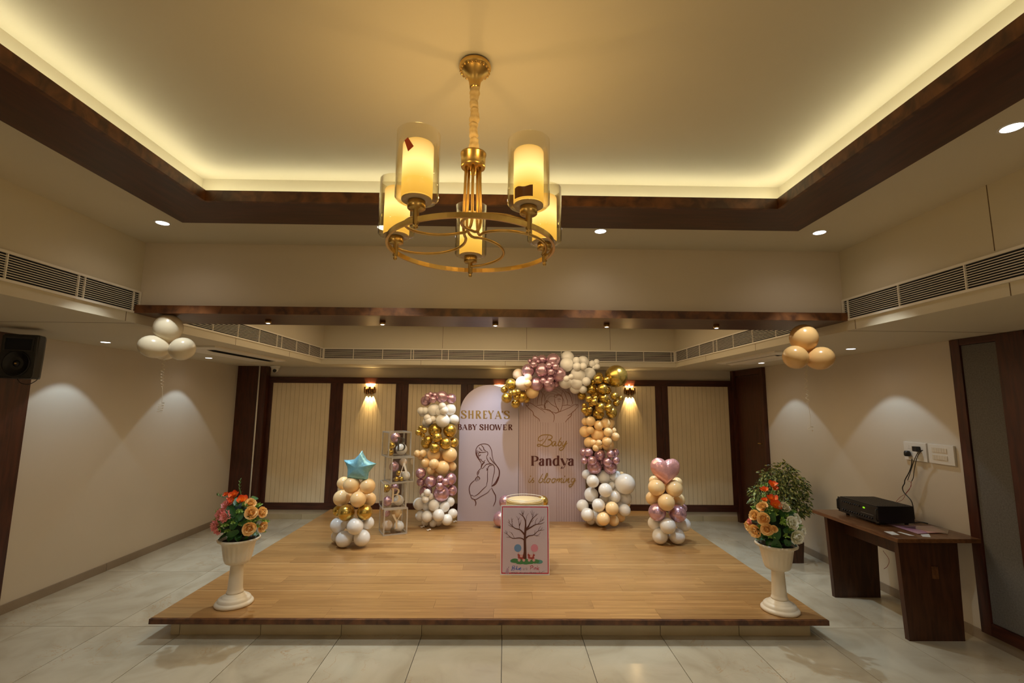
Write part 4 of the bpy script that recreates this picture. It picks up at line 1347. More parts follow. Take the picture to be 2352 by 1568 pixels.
for b in ([(800, 590), (800, 500), (795, 460)], [(800, 540), (770, 480)], [(805, 570), (830, 490)], [(790, 640), (820, 610)], [(850, 545), (865, 510)], [(745, 740), (760, 680)]):
    branch(b, 0.0018, 0.0008)
branch([(705, 765), (780, 720), (850, 680), (940, 665), (985, 640)], 0.007, 0.001)
for b in ([(845, 680), (850, 620), (880, 580)], [(890, 670), (920, 620), (940, 560)], [(920, 640), (960, 600), (980, 555)], [(945, 620), (980, 600)]):
    branch(b, 0.002, 0.0008)
branch([(705, 880), (750, 850), (820, 835), (890, 775), (980, 760)], 0.006, 0.001)
for b in ([(820, 835), (870, 850), (910, 852)], [(850, 850), (900, 830), (925, 790)], [(890, 775), (905, 730), (930, 700)], [(910, 772), (940, 745), (948, 720)], [(835, 820), (840, 765)]):
    branch(b, 0.002, 0.0008)
part(po, 'tree_print', mb, M['bark'])
for px, c, r in ((583, (0.16, 0.32, 0.60), 52), (833, (0.75, 0.30, 0.42), 52)):
    mbx = MB()
    disc_mb(mbx, pp(O7[0] + px / K7, O7[1] + 1033 / K7), r / K7 * 4.65 / FPX, pn_, 0.0024, 22)
    part(po, 'balloon_print', mbx, mat('print_blue' if px < 700 else 'print_pink', c, 0.5))
mbx = MB()
for X, Y, r, s in ((540, 1222, 30, 2.0), (620, 1238, 34, 2.2), (720, 1236, 36, 2.4), (840, 1232, 30, 2.2), (780, 1245, 24, 2.0), (660, 1215, 30, 1.6)):
    disc_mb(mbx, pp(O7[0] + X / K7, O7[1] + Y / K7), r / K7 * 4.65 / FPX, pn_, 0.0025 + rnd.uniform(0, .0002), 12, s)
part(po, 'grass_print', mbx, mat('print_green', (0.07, 0.26, 0.10), 0.5))
mbx = MB()
for X, Y, r, s in ((500, 1226, 22, 1.4), (900, 1238, 28, 2.0), (700, 1262, 16, 3.0), (590, 1258, 14, 2.0), (930, 1244, 14, 1.5)):
    disc_mb(mbx, pp(O7[0] + X / K7, O7[1] + Y / K7), r / K7 * 4.65 / FPX, pn_, 0.0022 + rnd.uniform(0, .0002), 12, s)
part(po, 'grass_print', mbx, mat('print_teal', (0.12, 0.36, 0.36), 0.5))
mbx, mbw = MB(), MB()
for X0 in (635, 785):
    for X, Y, r in ((X0 - 20, 1165, 30), (X0 + 20, 1180, 26), (X0 - 42, 1135, 14), (X0 + 38, 1140, 16)):
        disc_mb(mbx, pp(O7[0] + X / K7, O7[1] + Y / K7), r / K7 * 4.65 / FPX, pn_, 0.0028, 12)
    for X, Y, r in ((X0 - 32, 1213, 20), (X0 + 38, 1213, 20), (X0, 1150, 20), (X0 + 30, 1108, 8), (X0 - 42, 1108, 9)):
        disc_mb(mbw, pp(O7[0] + X / K7, O7[1] + Y / K7), r / K7 * 4.65 / FPX, pn_, 0.0031, 12)
part(po, 'stroller_print', mbx, mat('print_red', (0.42, 0.07, 0.07), 0.5))
part(po, 'wheel_print', mbw, mat('print_blush', (0.72, 0.45, 0.45), 0.5))
BLUE = [[(500, 1300), (495, 1360), (480, 1362)], [(495, 1305), (535, 1300), (530, 1325), (500, 1330), (538, 1340), (525, 1360), (490, 1358)], [(550, 1355), (575, 1300), (560, 1340), (560, 1360)],
        [(575, 1330), (570, 1355), (595, 1350), (603, 1330), (600, 1358)], [(610, 1345), (632, 1335), (622, 1328), (608, 1350), (620, 1362), (638, 1350)]]
PINK = [[(775, 1300), (770, 1362)], [(765, 1305), (800, 1295), (810, 1318), (775, 1335)], [(820, 1330), (815, 1360)], [(835, 1360), (838, 1332), (858, 1330), (858, 1360)],
        [(880, 1295), (872, 1362)], [(905, 1325), (878, 1345), (905, 1362)], [(819, 1312), (822, 1316)]]
ORW = [[(680, 1335), (665, 1340), (665, 1358), (682, 1355), (682, 1335)], [(697, 1358), (705, 1332), (722, 1335), (712, 1360), (726, 1350)],
       [(485, 1388), (490, 1412), (498, 1395), (508, 1412), (515, 1386)], [(525, 1385), (524, 1412)], [(525, 1402), (536, 1398), (537, 1412)], [(556, 1400), (545, 1402), (546, 1412), (558, 1410), (557, 1398), (560, 1412)],
       [(574, 1386), (572, 1412), (580, 1411)], [(568, 1396), (580, 1395)], [(625, 1386), (622, 1412), (610, 1411), (612, 1400), (624, 1400)], [(640, 1400), (633, 1405), (640, 1412), (648, 1405), (640, 1400)],
       [(672, 1400), (676, 1410), (688, 1398), (674, 1426)], [(700, 1400), (693, 1405), (700, 1412), (708, 1405), (700, 1400)], [(716, 1400), (718, 1411), (730, 1410), (732, 1399), (734, 1412)],
       [(768, 1386), (766, 1412), (774, 1411)], [(762, 1396), (775, 1395)], [(784, 1385), (782, 1412), (790, 1398), (797, 1412)], [(806, 1400), (806, 1412)], [(816, 1412), (818, 1400), (828, 1400), (830, 1412)],
       [(842, 1385), (840, 1412)], [(858, 1398), (842, 1405), (860, 1412)], [(895, 1390), (908, 1384), (914, 1395), (902, 1404)], [(902, 1411), (903, 1414)],
       [(925, 1410), (955, 1385), (985, 1375)], [(940, 1395), (935, 1415)], [(450, 1305), (440, 1330), (452, 1315)], [(1000, 1360), (1012, 1358)], [(990, 1378), (992, 1384)]]
strokes(po, 'blue_word_print', BLUE, O7, K7, pp, mat('ink_blue', (0.04, 0.12, 0.50), 0.5), w=0.0022, lift=0.0026, nrm=pn_)
strokes(po, 'red_word_print', PINK, O7, K7, pp, mat('ink_red', (0.48, 0.03, 0.08), 0.5), w=0.0024, lift=0.0026, nrm=pn_)
strokes(po, 'small_word_print', ORW, O7, K7, pp, mat('ink_dark', (0.08, 0.05, 0.09), 0.5), w=0.0009, lift=0.0026, nrm=pn_)
mbx = MB()
for X, Y, r in ((430, 1350, 16), (425, 1380, 22), (410, 1400, 12), (440, 1402, 12)):
    disc_mb(mbx, pp(O7[0] + X / K7, O7[1] + Y / K7), r / K7 * 4.65 / FPX, pn_, 0.0024, 10)
part(po, 'rabbit_print', mbx, mat('print_lilac', (0.50, 0.34, 0.50), 0.5))

# ================================================================== CLEAR BOXES
M['let_grey'] = mat('grey_letter', (0.07, 0.07, 0.065), 0.4)
M['let_white'] = mat('white_letter', (0.80, 0.78, 0.74), 0.4)
M['let_cream'] = mat('cream_letter', (0.62, 0.48, 0.30), 0.5)
BS = 0.288
BH = 0.304
boxes = [('Y', -1.360, 6.085, 25, 'let_cream', 'bottom clear box of the stack, with a cream letter Y'),
         ('B', -1.376, 6.085, 22, 'let_cream', 'clear box with a cream letter B, resting on the bottom box'),
         ('A', -1.310, 6.085, 30, 'let_white', 'clear box with a white letter A, second from the top'),
         ('B', -1.356, 6.085, 30, 'let_grey', 'topmost clear box of the stack, with a dark grey letter B')]
inside = [[('Q', -.063, .03, .075, .070, 'pale peach balloon low left in the bottom clear box'), ('P', .052, .045, .215, .070, 'large peach balloon high in the bottom clear box'),
           ('W', .06, -.055, .07, .068, 'white balloon low right in the bottom clear box'), ('M', -.075, .06, .218, .052, 'mauve balloon high left in the bottom clear box')],
          [('M', -.070, -.04, .070, .064, 'mauve chrome balloon low left in the cream B box'), ('W', .066, -.04, .072, .068, 'white balloon low right in the cream B box'),
           ('G', -.075, .06, .21, .055, 'dark gold balloon high left in the cream B box'), ('M', .03, .07, .215, .055, 'mauve balloon high at the back of the cream B box')],
          [('W', .065, -.06, .062, .060, 'white balloon low right in the white A box'), ('G', -.03, -.075, .105, .034, 'small gold balloon stacked highest in the white A box'),
           ('G', -.055, -.08, .038, .032, 'small gold balloon low left in the white A box'), ('G', .005, -.08, .036, .031, 'small gold balloon low in the middle of the white A box'),
           ('M', -.050, .055, .17, .066, 'mauve balloon at the back of the white A box'), ('Q', .066, .06, .22, .052, 'pale balloon high at the back of the white A box')],
          [('W', .05, -.05, .078, .076, 'white balloon low right in the dark B box'), ('M', .0, .05, .222, .066, 'mauve chrome balloon high in the dark B box'),
           ('G', -.075, -.055, .135, .044, 'gold balloon in the middle left of the dark B box'), ('G', -.078, -.02, .05, .044, 'gold balloon low left in the dark B box')]]
SZB = SZ
for i, (ch, bx, by, ang, mk, lab) in enumerate(boxes):
    z = SZB + i * BH
    R = math.radians(ang)
    t = thing('letter_box', lab, 'clear box', (bx, by, z), 'stack of clear letter boxes', (0, 0, R))
    h = BS / 2
    e = 0.014
    for sx in (-1, 1):
        for sy in (-1, 1):
            part(t, 'post', MB().box(min(sx * h, sx * (h - e)), max(sx * h, sx * (h - e)), min(sy * h, sy * (h - e)), max(sy * h, sy * (h - e)), e, BH - e - .0005), M['box_edge'], world=False)
    for zz in (0, BH - e - .0005):
        mb = MB().box(-h, h, -h, -h + e, zz, zz + e).box(-h, h, h - e, h, zz, zz + e).box(-h, -h + e, -h + e, h - e, zz, zz + e).box(h - e, h, -h + e, h - e, zz, zz + e)
        part(t, 'edge_frame', mb, M['box_edge'], world=False)
    for a, b in (((-h + e, h - e, -h + .003, -h + .004), 0), ((-h + e, h - e, h - .004, h - .003), 0), ((-h + .003, -h + .004, -h + e, h - e), 0), ((h - .004, h - .003, -h + e, h - e), 0)):
        part(t, 'pane', MB().box(*a, e, BH - e), M['pane'], world=False)
    part(t, 'pane', MB().box(-h + e, h - e, -h + e, h - e, .004, .005), M['pane'], world=False)
    gw, st_ = GL[ch]
    mb = MB()
    cz = 0.085
    for kind, pts in st_:
        P = [Vector(((gx / gw - 0.5) * 0.118 + 0.01, -h - 0.0005, cz - .008 + gy * 0.160)) for gx, gy in pts]
        if kind == 'a':
            P = smooth_pts(P, 6)
        f = (lambda q, d: 0.0115) if kind == 'T' else ((lambda q, d: 0.004) if kind == 't' else (lambda q, d: 0.004 + 0.0075 * abs(d.z) ** 1.3))
        ribbon_mb(mb, P, f, None, 0.001, FN)
    part(t, 'letter', mb, M[mk], world=False)
    for key, lx, ly, lz, r, lb in inside[i]:
        wx = bx + lx * math.cos(R) - ly * math.sin(R)
        wy = by + lx * math.sin(R) + ly * math.cos(R)
        o = link('balloon', BM[key], None, (wx, wy, z + max(lz, r + 0.006)), (rnd.uniform(-.5, .5), rnd.uniform(-.3, .3) + PI, 0), (r * .93, r * .93, r * .88))
        tag(o, lb, 'balloon', 'balloons inside the clear boxes')

# ================================================================== PEDESTAL URNS AND FLOWERS
M['urn'] = mottled('cream_plastic_urn', (0.74, 0.66, 0.52), (0.80, 0.73, 0.60), 0.38, 6, 0.03, kind='Object')
M['soil'] = mat('dark_foam', (0.02, 0.015, 0.012), 0.9)


def urn(x, y, label):
    t = thing('pedestal_urn', label, 'planter', (x, y, SZ), 'cream pedestal urns at the stage corners')
    c = (x, y, SZ)
    part(t, 'base', MB().lathe([(0.132, 0), (0.138, 0.007), (0.137, 0.018), (0.129, 0.028), (0.1195, 0.032), (0.119, 0.033), (0.117, 0.046), (0.107, 0.056), (0.094, 0.060), (0.0935, 0.061), (0.080, 0.072), (0.066, 0.080), (0.062, 0.086)], c, 64), M['urn'])
    part(t, 'shaft', MB().lathe([(0.062, 0.086), (0.060, 0.098), (0.056, 0.104), (0.054, 0.12), (0.050, 0.20), (0.046, 0.29), (0.047, 0.298), (0.052, 0.302)], c, 32), M['urn'])
    fl = lambda a, z: 1 + (0.055 * math.sin(PI * (z - 0.33) / 0.138) * (abs(math.sin(a * 10)) ** 0.5 - 0.8) if 0.33 < z < 0.467 else 0)
    pr = [(0.050, 0.302), (0.072, 0.306), (0.088, 0.316), (0.096, 0.335), (0.099, 0.346), (0.106, 0.38), (0.113, 0.42), (0.120, 0.454), (0.124, 0.468), (0.138, 0.474), (0.150, 0.482), (0.153, 0.492), (0.148, 0.500),
          (0.138, 0.498), (0.126, 0.488), (0.118, 0.45)]
    part(t, 'bowl', MB().lathe(pr, c, 80, flute=fl, cap=False), M['urn'])
    mb = MB()
    for k in range(36):
        a = 2 * PI * k / 36
        mb.lathe([(0.002, -0.008), (0.0052, -0.002), (0.005, 0.005), (0.002, 0.008)], (x + 0.1500 * math.cos(a), y + 0.1500 * math.sin(a), SZ + 0.489), 6)
    part(t, 'rim_beading', mb, M['urn'])
    part(t, 'filling', MB().lathe([(0.119, 0.455), (0.121, 0.475)], c, 32), M['soil'])
    return t


UL = (-2.105, 3.975)
UR = (2.155, 3.885)
urn(UL[0], UL[1], 'cream pedestal urn on the left front corner of the stage')
urn(UR[0], UR[1], 'cream pedestal urn on the right front corner of the stage')


def petal(w, l, cup, n=5, tip=0.6):
    """petal along +x from origin, cupped towards +z"""
    vs, fs = [], []
    for i in range(n + 1):
        s_ = i / n
        ww = w * (math.sin(PI * min(s_ * 0.62 + 0.12, 1)) ** 0.8) * (1 if s_ < 0.8 else (1 - (s_ - 0.8) / 0.2 * (1 - tip)))
        for j in (-1, -0.5, 0, 0.5, 1):
            vs.append(Vector((l * s_, ww * j, cup * s_ * s_ + 0.25 * w * j * j + 0.06 * w * math.sin(7 * j + 5 * s_))))
    for i in range(n):
        for j in range(4):
            a = i * 5 + j
            fs.append((a, a + 1, a + 6, a + 5))
    return vs, fs


def bloom(kind):
    mb = MB()
    def ring(n, w, l, cup, tilt, z0, off=0.0, tip=0.6, jit=0.1):
        for k in range(n):
            a = 2 * PI * k / n + off
            tl = tilt + rnd.uniform(-jit, jit)
            vs, fs = petal(w * rnd.uniform(.9, 1.1), l * rnd.uniform(.9, 1.08), cup, 4, tip)
            Mx = Matrix.Rotation(a, 4, 'Z') @ Matrix.Rotation(-tl, 4, 'Y')
            mb.add([Mx @ v + Vector((0, 0, z0)) for v in vs], fs, True)
    if kind == 'rose':
        ring(6, 0.020, 0.036, 0.010, 0.25, 0.0)
        ring(5, 0.018, 0.031, 0.012, 0.65, 0.003, 0.5)
        ring(4, 0.014, 0.026, 0.010, 1.0, 0.004, 0.2)
        ring(3, 0.011, 0.022, 0.004, 1.2, 0.004, 0.9)
        mb.lathe([(0.002, 0.0), (0.0095, 0.008), (0.009, 0.018), (0.004, 0.0235)], (0, 0, 0), 10)
    elif kind == 'daisy':
        ring(14, 0.0075, 0.036, 0.006, 0.15, 0.0, 0, 0.2)
        ring(12, 0.007, 0.030, 0.008, 0.5, 0.003, 0.2, 0.2)
        ring(9, 0.006, 0.023, 0.006, 0.9, 0.004, 0.1, 0.2)
    elif kind == 'lily':
        ring(5, 0.018, 0.040, 0.010, 0.45, 0.0, 0, 0.3, 0.2)
        ring(3, 0.010, 0.026, 0.006, 0.9, 0.003, 0.6, 0.3)
    return mb


def flower_mat(name, c0, c1):
    """petals darker at the heart, lighter to the rim"""
    m = mat(name, c1, 0.55)
    tc_ = N(m, 'ShaderNodeTexCoord')
    ln_ = N(m, 'ShaderNodeVectorMath', operation='LENGTH')
    L(m, tc_.outputs['Object'], ln_.inputs[0])
    mr_ = N(m, 'ShaderNodeMapRange')
    mr_.inputs['From Max'].default_value = 0.036
    L(m, ln_.outputs['Value'], mr_.inputs['Value'])
    L(m, ramp(m, mr_.outputs[0], [(0.25, c0), (0.9, c1)]), bsdf(m).inputs['Base Color'])
    return m


FLW = {}
for nm, kd, c0, c1 in (('rose_peach', 'rose', (0.96, 0.52, 0.14), (1.0, 0.74, 0.36)), ('rose_white', 'rose', (0.75, 0.78, 0.45), (0.92, 0.92, 0.84)),
                       ('daisy', 'daisy', (0.98, 0.55, 0.42), (1.0, 0.38, 0.42)), ('lily', 'lily', (1.0, 0.50, 0.05), (0.88, 0.11, 0.02))):
    me = bloom(kd).mesh(nm)
    me.materials.append(flower_mat(nm + '_petal', c0, c1))
    FLW[nm] = me
M['leaf'] = mottled('green_leaf', (0.014, 0.070, 0.012), (0.03, 0.13, 0.022), 0.5, 20, 0.1, kind='Object')
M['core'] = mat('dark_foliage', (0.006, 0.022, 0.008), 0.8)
M['sprig'] = mottled('lime_sprig', (0.16, 0.36, 0.05), (0.50, 0.66, 0.18), 0.5, 60, 0, kind='Object')
M['stem'] = mat('green_stem', (0.12, 0.24, 0.07), 0.5)
lv, lf_ = petal(0.034, 0.115, -0.02, 6, 0.15)
leaf_me = MB().add(lv, lf_, True).mesh('leaf'); leaf_me.materials.append(M['leaf'])
sp = MB()
for k in range(14):
    vs, fs = petal(0.0045, rnd.uniform(0.014, 0.022), 0.004, 3, 0.2)
    Mx = Matrix.Rotation(k * 2.4, 4, 'Z') @ Matrix.Rotation(-rnd.uniform(0.1, 1.2), 4, 'Y')
    sp.add([Mx @ v + Vector((0, 0, 0.0015 * k)) for v in vs], fs, True)
sprig_me = sp.mesh('sprig'); sprig_me.materials.append(M['sprig'])
FL_LABEL = {'rose_peach': 'peach rose', 'rose_white': 'white rose', 'daisy': 'pink petalled flower', 'lily': 'orange and red flower'}


def arrangement(name, label, cx, cy, zc, rad, items, leaves, sprigs, origin, scale):
    t = thing(name, label, 'flowers', (cx, cy, SZ + 0.47), 'artificial flower arrangements in the urns')
    c0 = Vector((cx, cy, zc))
    def onto(X, Y, push=0.0):
        d = ray(origin[0] + X / scale, origin[1] + Y / scale).normalized()
        oc = CPOS - c0
        b = oc.dot(d)
        disc = b * b - (oc.length_squared - (rad + push) ** 2)
        tt = -b - math.sqrt(disc) if disc > 0 else -b
        p = CPOS + d * tt
        nn = (p - c0)
        if disc <= 0:
            nn = nn + Vector((0, -0.08, 0.05))
        return p, nn.normalized()
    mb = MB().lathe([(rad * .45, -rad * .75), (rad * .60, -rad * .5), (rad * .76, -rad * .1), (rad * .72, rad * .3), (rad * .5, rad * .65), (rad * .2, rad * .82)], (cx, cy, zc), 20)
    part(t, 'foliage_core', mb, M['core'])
    mb = MB()
    for kd, X, Y, s_ in items:
        p, nn = onto(X, Y, 0.01)
        nn = (nn + Vector((0, -0.35, 0.1))).normalized()
        q = nn.to_track_quat('Z', 'Y').to_euler()
        o = inst(t, kd.split('_')[0], FLW[kd], p, q, s_ * 1.2, FL_LABEL[kd])
        o.rotation_euler.rotate_axis('Z', rnd.uniform(0, 6))
        mb.tube([c0 + (p - c0) * 0.1, c0 + (p - c0) * 0.98], 0.0022, 5)
    for X, Y, s_, ang in leaves:
        p, nn = onto(X, Y, 0.012)
        q = nn.to_track_quat('Z', 'Y')
        e = q.to_euler()
        o = inst(t, 'leaf', leaf_me, p, e, s_)
        o.rotation_euler.rotate_axis('Z', ang)
    for X, Y, s_ in sprigs:
        p, nn = onto(X, Y, 0.0)
        o = inst(t, 'sprig', sprig_me, p, nn.to_track_quat('Z', 'Y').to_euler(), s_)
    for k in range(34):
        a = rnd.uniform(-PI, 0.0)
        el = rnd.uniform(-0.35, 1.2)
        nn = Vector((math.cos(a) * math.cos(el), math.sin(a) * math.cos(el), math.sin(el)))
        inst(t, 'sprig', sprig_me, c0 + nn * (rad * rnd.uniform(0.80, 0.98)), nn.to_track_quat('Z', 'Y').to_euler(), rnd.uniform(.9, 1.3))
    part(t, 'stems', mb, M['stem'])
    # low dark leaves fringing the urn
    for k in range(14):
        a = 2 * PI * k / 14 + 0.2
        o = inst(t, 'leaf', leaf_me, (cx + 0.07 * math.cos(a), cy + 0.07 * math.sin(a), zc - rad * 0.55), (0, 0.25 + rnd.uniform(-.2, .2), a), 0.75)
    return t, c0


# left: zoom origin (440,1080), scale 4.354
itL = [('rose_peach', 585, 345, 1.15), ('rose_peach', 590, 430, 1.35), ('rose_peach', 690, 425, 1.15), ('rose_peach', 570, 570, 1.40), ('rose_peach', 690, 555, 1.2),
       ('daisy', 360, 350, 1.15), ('daisy', 300, 440, 1.15), ('daisy', 345, 460, 1.15), ('daisy', 255, 555, 1.25), ('daisy', 275, 590, 1.0),
       ('lily', 430, 270, 1.25), ('lily', 510, 310, 1.1), ('lily', 400, 320, 0.9), ('lily', 350, 250, 0.6)]
lvL = [(600, 300, 0.8, 0.4), (450, 360, 0.8, 1.8), (430, 470, 0.95, 2.2), (500, 540, 0.95, 0.5), (400, 590, 0.8, 1.2), (340, 600, 0.7, 3.0), (560, 650, 0.5, 4.5), (670, 640, 0.45, 4.8), (470, 600, 0.8, 3.6),
       (520, 420, 0.7, 4.0), (320, 520, 0.7, 0.6)]
spL = [(490, 420, 1.2), (540, 370, 1.2), (640, 370, 1.3), (560, 500, 1.2), (600, 500, 1.2), (640, 550, 1.2), (690, 500, 1.4), (730, 510, 1.2), (345, 540, 1.2), (310, 570, 1.1), (425, 515, 1.2), (640, 490, 1.2), (700, 600, 1.1),
       (660, 360, 1.2), (470, 340, 1.0), (520, 360, 1.1)]
tL, cL = arrangement('flower_arrangement', 'left urn arrangement of pink, orange and peach artificial flowers with dark leaves', UL[0], UL[1], 0.79, 0.165, itL, lvL, spL, (440, 1080), 4.354)
# tall budding sprays of the left arrangement
mb = MB()
for pts in ([(540, 300), (490, 230), (480, 170), (485, 100)], [(370, 280), (310, 265), (250, 245)]):
    P = smooth_pts([at(440 + a / 4.354, 1080 + b / 4.354, 'y', UL[1] - 0.02) for a, b in pts], 6)
    mb.tube(P, 0.0022, 5)
    for i, p in enumerate(P[6:]):
        vs, fs = petal(0.005, 0.022, 0.002, 3, 0.2)
        Mx = Matrix.Rotation(i * 2.2, 4, 'Z') @ Matrix.Rotation(-0.9, 4, 'Y')
        mb.add([Mx @ v + p for v in vs], fs, True)
part(tL, 'bud_spray', mb, M['stem'])
# right: zoom origin (1700,1050), scale 6.272
itR = [('rose_peach', 335, 735, 1.2), ('rose_peach', 225, 845, 1.15), ('rose_peach', 345, 890, 1.3), ('rose_peach', 150, 985, 1.05), ('rose_peach', 240, 1050, 1.35), ('rose_peach', 390, 1030, 1.25), ('rose_peach', 485, 1030, 0.75),
       ('rose_white', 620, 745, 1.15), ('rose_white', 715, 945, 1.3), ('rose_white', 770, 1130, 1.5), ('rose_white', 780, 890, 1.0), ('rose_white', 845, 1060, 1.1),
       ('lily', 460, 640, 1.3), ('lily', 510, 720, 1.2), ('lily', 360, 640, 0.8), ('lily', 460, 430, 1.1), ('lily', 350, 490, 0.9), ('lily', 490, 465, 0.8), ('daisy', 150, 925, 0.7)]
lvR = [(560, 820, 1.0, 0.2), (490, 930, 1.0, 2.0), (550, 1010, 0.9, 4.4), (520, 1180, 1.15, 4.7), (400, 1110, 0.8, 3.0), (640, 1180, 0.7, 5.4), (300, 1130, 0.7, 3.6), (620, 1060, 0.8, 0.3), (600, 880, 0.8, 1.2)]
spR = [(230, 755, 1.3), (440, 790, 1.3), (620, 930, 1.3), (600, 900, 1.2), (640, 1110, 1.3), (660, 870, 1.3), (780, 1000, 1.3), (230, 900, 1.1), (590, 950, 1.2), (750, 860, 1.2), (830, 980, 1.1), (640, 970, 1.2), (690, 1030, 1.2), (440, 740, 1.0),
       (350, 600, 1.2), (320, 450, 1.2), (470, 530, 1.1), (380, 420, 1.0)]
tR, cR = arrangement('flower_arrangement', 'right urn arrangement of peach and white roses with tall orange flowers', UR[0], UR[1], 0.79, 0.170, itR, lvR, spR, (1700, 1050), 6.272)
# orange flowers of the right arrangement stand on taller stems
mb = MB()
for X, Y in ((460, 430), (350, 490), (490, 465), (460, 640)):
    p = at(1700 + X / 6.272, 1050 + Y / 6.272, 'y', UR[1] - 0.03)
    mb.tube(smooth_pts([(UR[0], UR[1], 0.82), (UR[0] + 0.3 * (p.x - UR[0]), UR[1] - 0.02, 0.90), p], 6), 0.0022, 5)
part(tR, 'tall_stems', mb, M['stem'])
for ch in tR.children:
    if ch.name.startswith('lily') and (ch.location + tR.location).z > 0.93:
        pass
tallL = [(460, 420, 1.15), (352, 490, 0.95), (495, 470, 0.9)]
lil = [o for o in tR.children if o.name.startswith('lily')]
for o, (X, Y, s_) in zip(lil[3:6], tallL):
    p = at(1700 + X / 6.272, 1050 + Y / 6.272, 'y', UR[1] - 0.035)
    o.location = p - wloc(tR)

# ================================================================== POTTED TREE
tx, ty = 3.165, 5.50
tp = thing('potted_tree', 'leafy green artificial tree in a brown planter behind the right urn', 'potted plant', (tx, 5.58, 0))
part(tp, 'planter', MB().prism([(tx - 0.10, 0.0), (tx + 0.165, 0.0), (tx + 0.185, 0.22), (tx - 0.12, 0.22)], 5.47, 5.70), M['table_leg'])
part(tp, 'trunk', MB().tube([(tx, 5.58, 0.2), (tx + 0.01, 5.57, 0.4), (tx - 0.01, 5.55, 0.8)], [0.014, 0.012, 0.008], 8), M['bark'])
rt = random.Random(11)
mb = MB()
mf = [(1795, 1105, 46), (1772, 1100, 26), (1825, 1120, 30), (1842, 1155, 22), (1818, 1165, 26), (1740, 1140, 22), (1750, 1125, 20), (1785, 1150, 45), (1800, 1082, 24), (1765, 1160, 30), (1838, 1165, 20)]
blobs = []
for px, py, rp in mf:
    c = at(px, py, 'y', 5.5 + rt.uniform(-.05, .05))
    blobs.append((c, rp * (c - CPOS).dot(CF) / FPX))
wts = [b[1] ** 2 for b in blobs]
for i in range(2300):
    c, r = rt.choices(blobs, wts)[0]
    d = Vector((rt.gauss(0, 1), rt.gauss(0, 1), rt.gauss(0, 1))).normalized()
    p = c + d * r * rt.uniform(0.45, 1.0)
    down = Vector((d.x * 0.7 + rt.uniform(-.4, .4), d.y * 0.7 + rt.uniform(-.4, .4), -0.9 + max(d.z, 0) * 0.9 + rt.uniform(-.4, .4))).normalized()
    side = down.cross(Vector((rt.uniform(-1, 1), rt.uniform(-1, 1), rt.uniform(-.3, 1)))).normalized()
    ll, w = rt.uniform(0.045, 0.070), rt.uniform(0.008, 0.013)
    mid = p + down * ll * 0.5 + side.cross(down) * 0.004
    mb.add([p, mid + side * w, p + down * ll, mid - side * w], [(0, 1, 2, 3)], False)
M['tree_leaf'] = mat('tree_leaf', (0.05, 0.09, 0.02), 0.45)
m = M['tree_leaf']
v = coords(m, (1, 1, 1), 'pos')
nn_ = N(m, 'ShaderNodeTexNoise'); nn_.inputs['Scale'].default_value = 38
L(m, v, nn_.inputs['Vector'])
L(m, ramp(m, nn_.outputs[0], [(0.36, (0.03, 0.055, 0.012)), (0.50, (0.10, 0.14, 0.03)), (0.62, (0.50, 0.50, 0.14))]), bsdf(m).inputs['Base Color'])
fo_ = part(tp, 'foliage', mb, m)
fo_['kind'] = 'stuff'
mb = MB()
for c, r in blobs:
    mb.tube([(tx, 5.55, 0.62), ((tx + c.x) / 2, 5.52, (0.70 + c.z) / 2), c], [0.006, 0.004, 0.002], 5)
part(tp, 'branches', mb, M['bark'])

# ================================================================== CONSOLE TABLE, AMPLIFIER, PAPERS
TZT = 0.752
tb = thing('console_table', 'dark brown wooden console table against the right wall', 'table', (3.25, 4.14, 0))
part(tb, 'table_top', MB().bbox(2.935, 3.588, 3.645, 4.64, TZT - 0.032, TZT, 0.010), M['table'])
for ya, yb in ((3.735, 3.775), (4.535, 4.575)):
    part(tb, 'leg', MB().prism([(3.028, 0.0), (3.448, 0.0), (3.468, TZT - 0.032), (3.006, TZT - 0.032)], ya, yb), M['table_leg'])
part(tb, 'stretcher', MB().bbox(3.16, 3.19, 3.775, 4.535, 0.56, TZT - 0.033, 0.003), M['table_leg'])
part(tb, 'socket_cover', MB().bbox(3.245, 3.292, 3.727, 3.735, 0.44, 0.53, 0.002), M['table'])

amp = thing('amplifier', 'black rack amplifier with rows of knobs and a green display on the table', 'amplifier', (3.25, 4.25, TZT))
AX0, AX1, AY0, AY1, AZ0, AZ1 = 3.085, 3.405, 4.03, 4.46, TZT + 0.018, TZT + 0.155
cab = part(amp, 'cabinet', MB().bbox(AX0 + 0.008, AX1, AY0, AY1, AZ0, AZ1, 0.003), M['black_met'])
mb = MB()
for k in range(14):
    x = AX0 + 0.03 + k * 0.021
    mb.box(x, x + 0.010, AY0 + 0.02, AY1 - 0.02, AZ1, AZ1 + 0.002)
part(amp, 'vent_ribs', mb, M['black_met'])
fp = part(amp, 'front_panel', MB().bbox(AX0, AX0 + 0.008, AY0 - 0.022, AY1 + 0.022, AZ0 + 0.004, AZ1 - 0.006, 0.002), M['black_pl'])
knob_me = MB().lathe([(0.0075, 0), (0.0065, 0.011), (0.005, 0.012)], (0, 0, 0), 12).mesh('knob'); knob_me.materials.append(mat('knob_dark', (0.03, 0.03, 0.032), 0.3))
for row, n, z in ((0, 9, AZ1 - 0.035), (1, 13, AZ0 + 0.03)):
    for k in range(n):
        y = AY1 - 0.045 - k * ((0.20 if row == 0 else 0.34) / (n - 1))
        inst(fp, 'knob', knob_me, (AX0, y, z), (0, -PI / 2, 0))
part(amp, 'display', MB().bbox(AX0 - 0.002, AX0, 4.150, 4.172, AZ1 - 0.044, AZ1 - 0.032, 0.0005), emit('green_display', (0.35, 0.9, 0.02), 0.9))
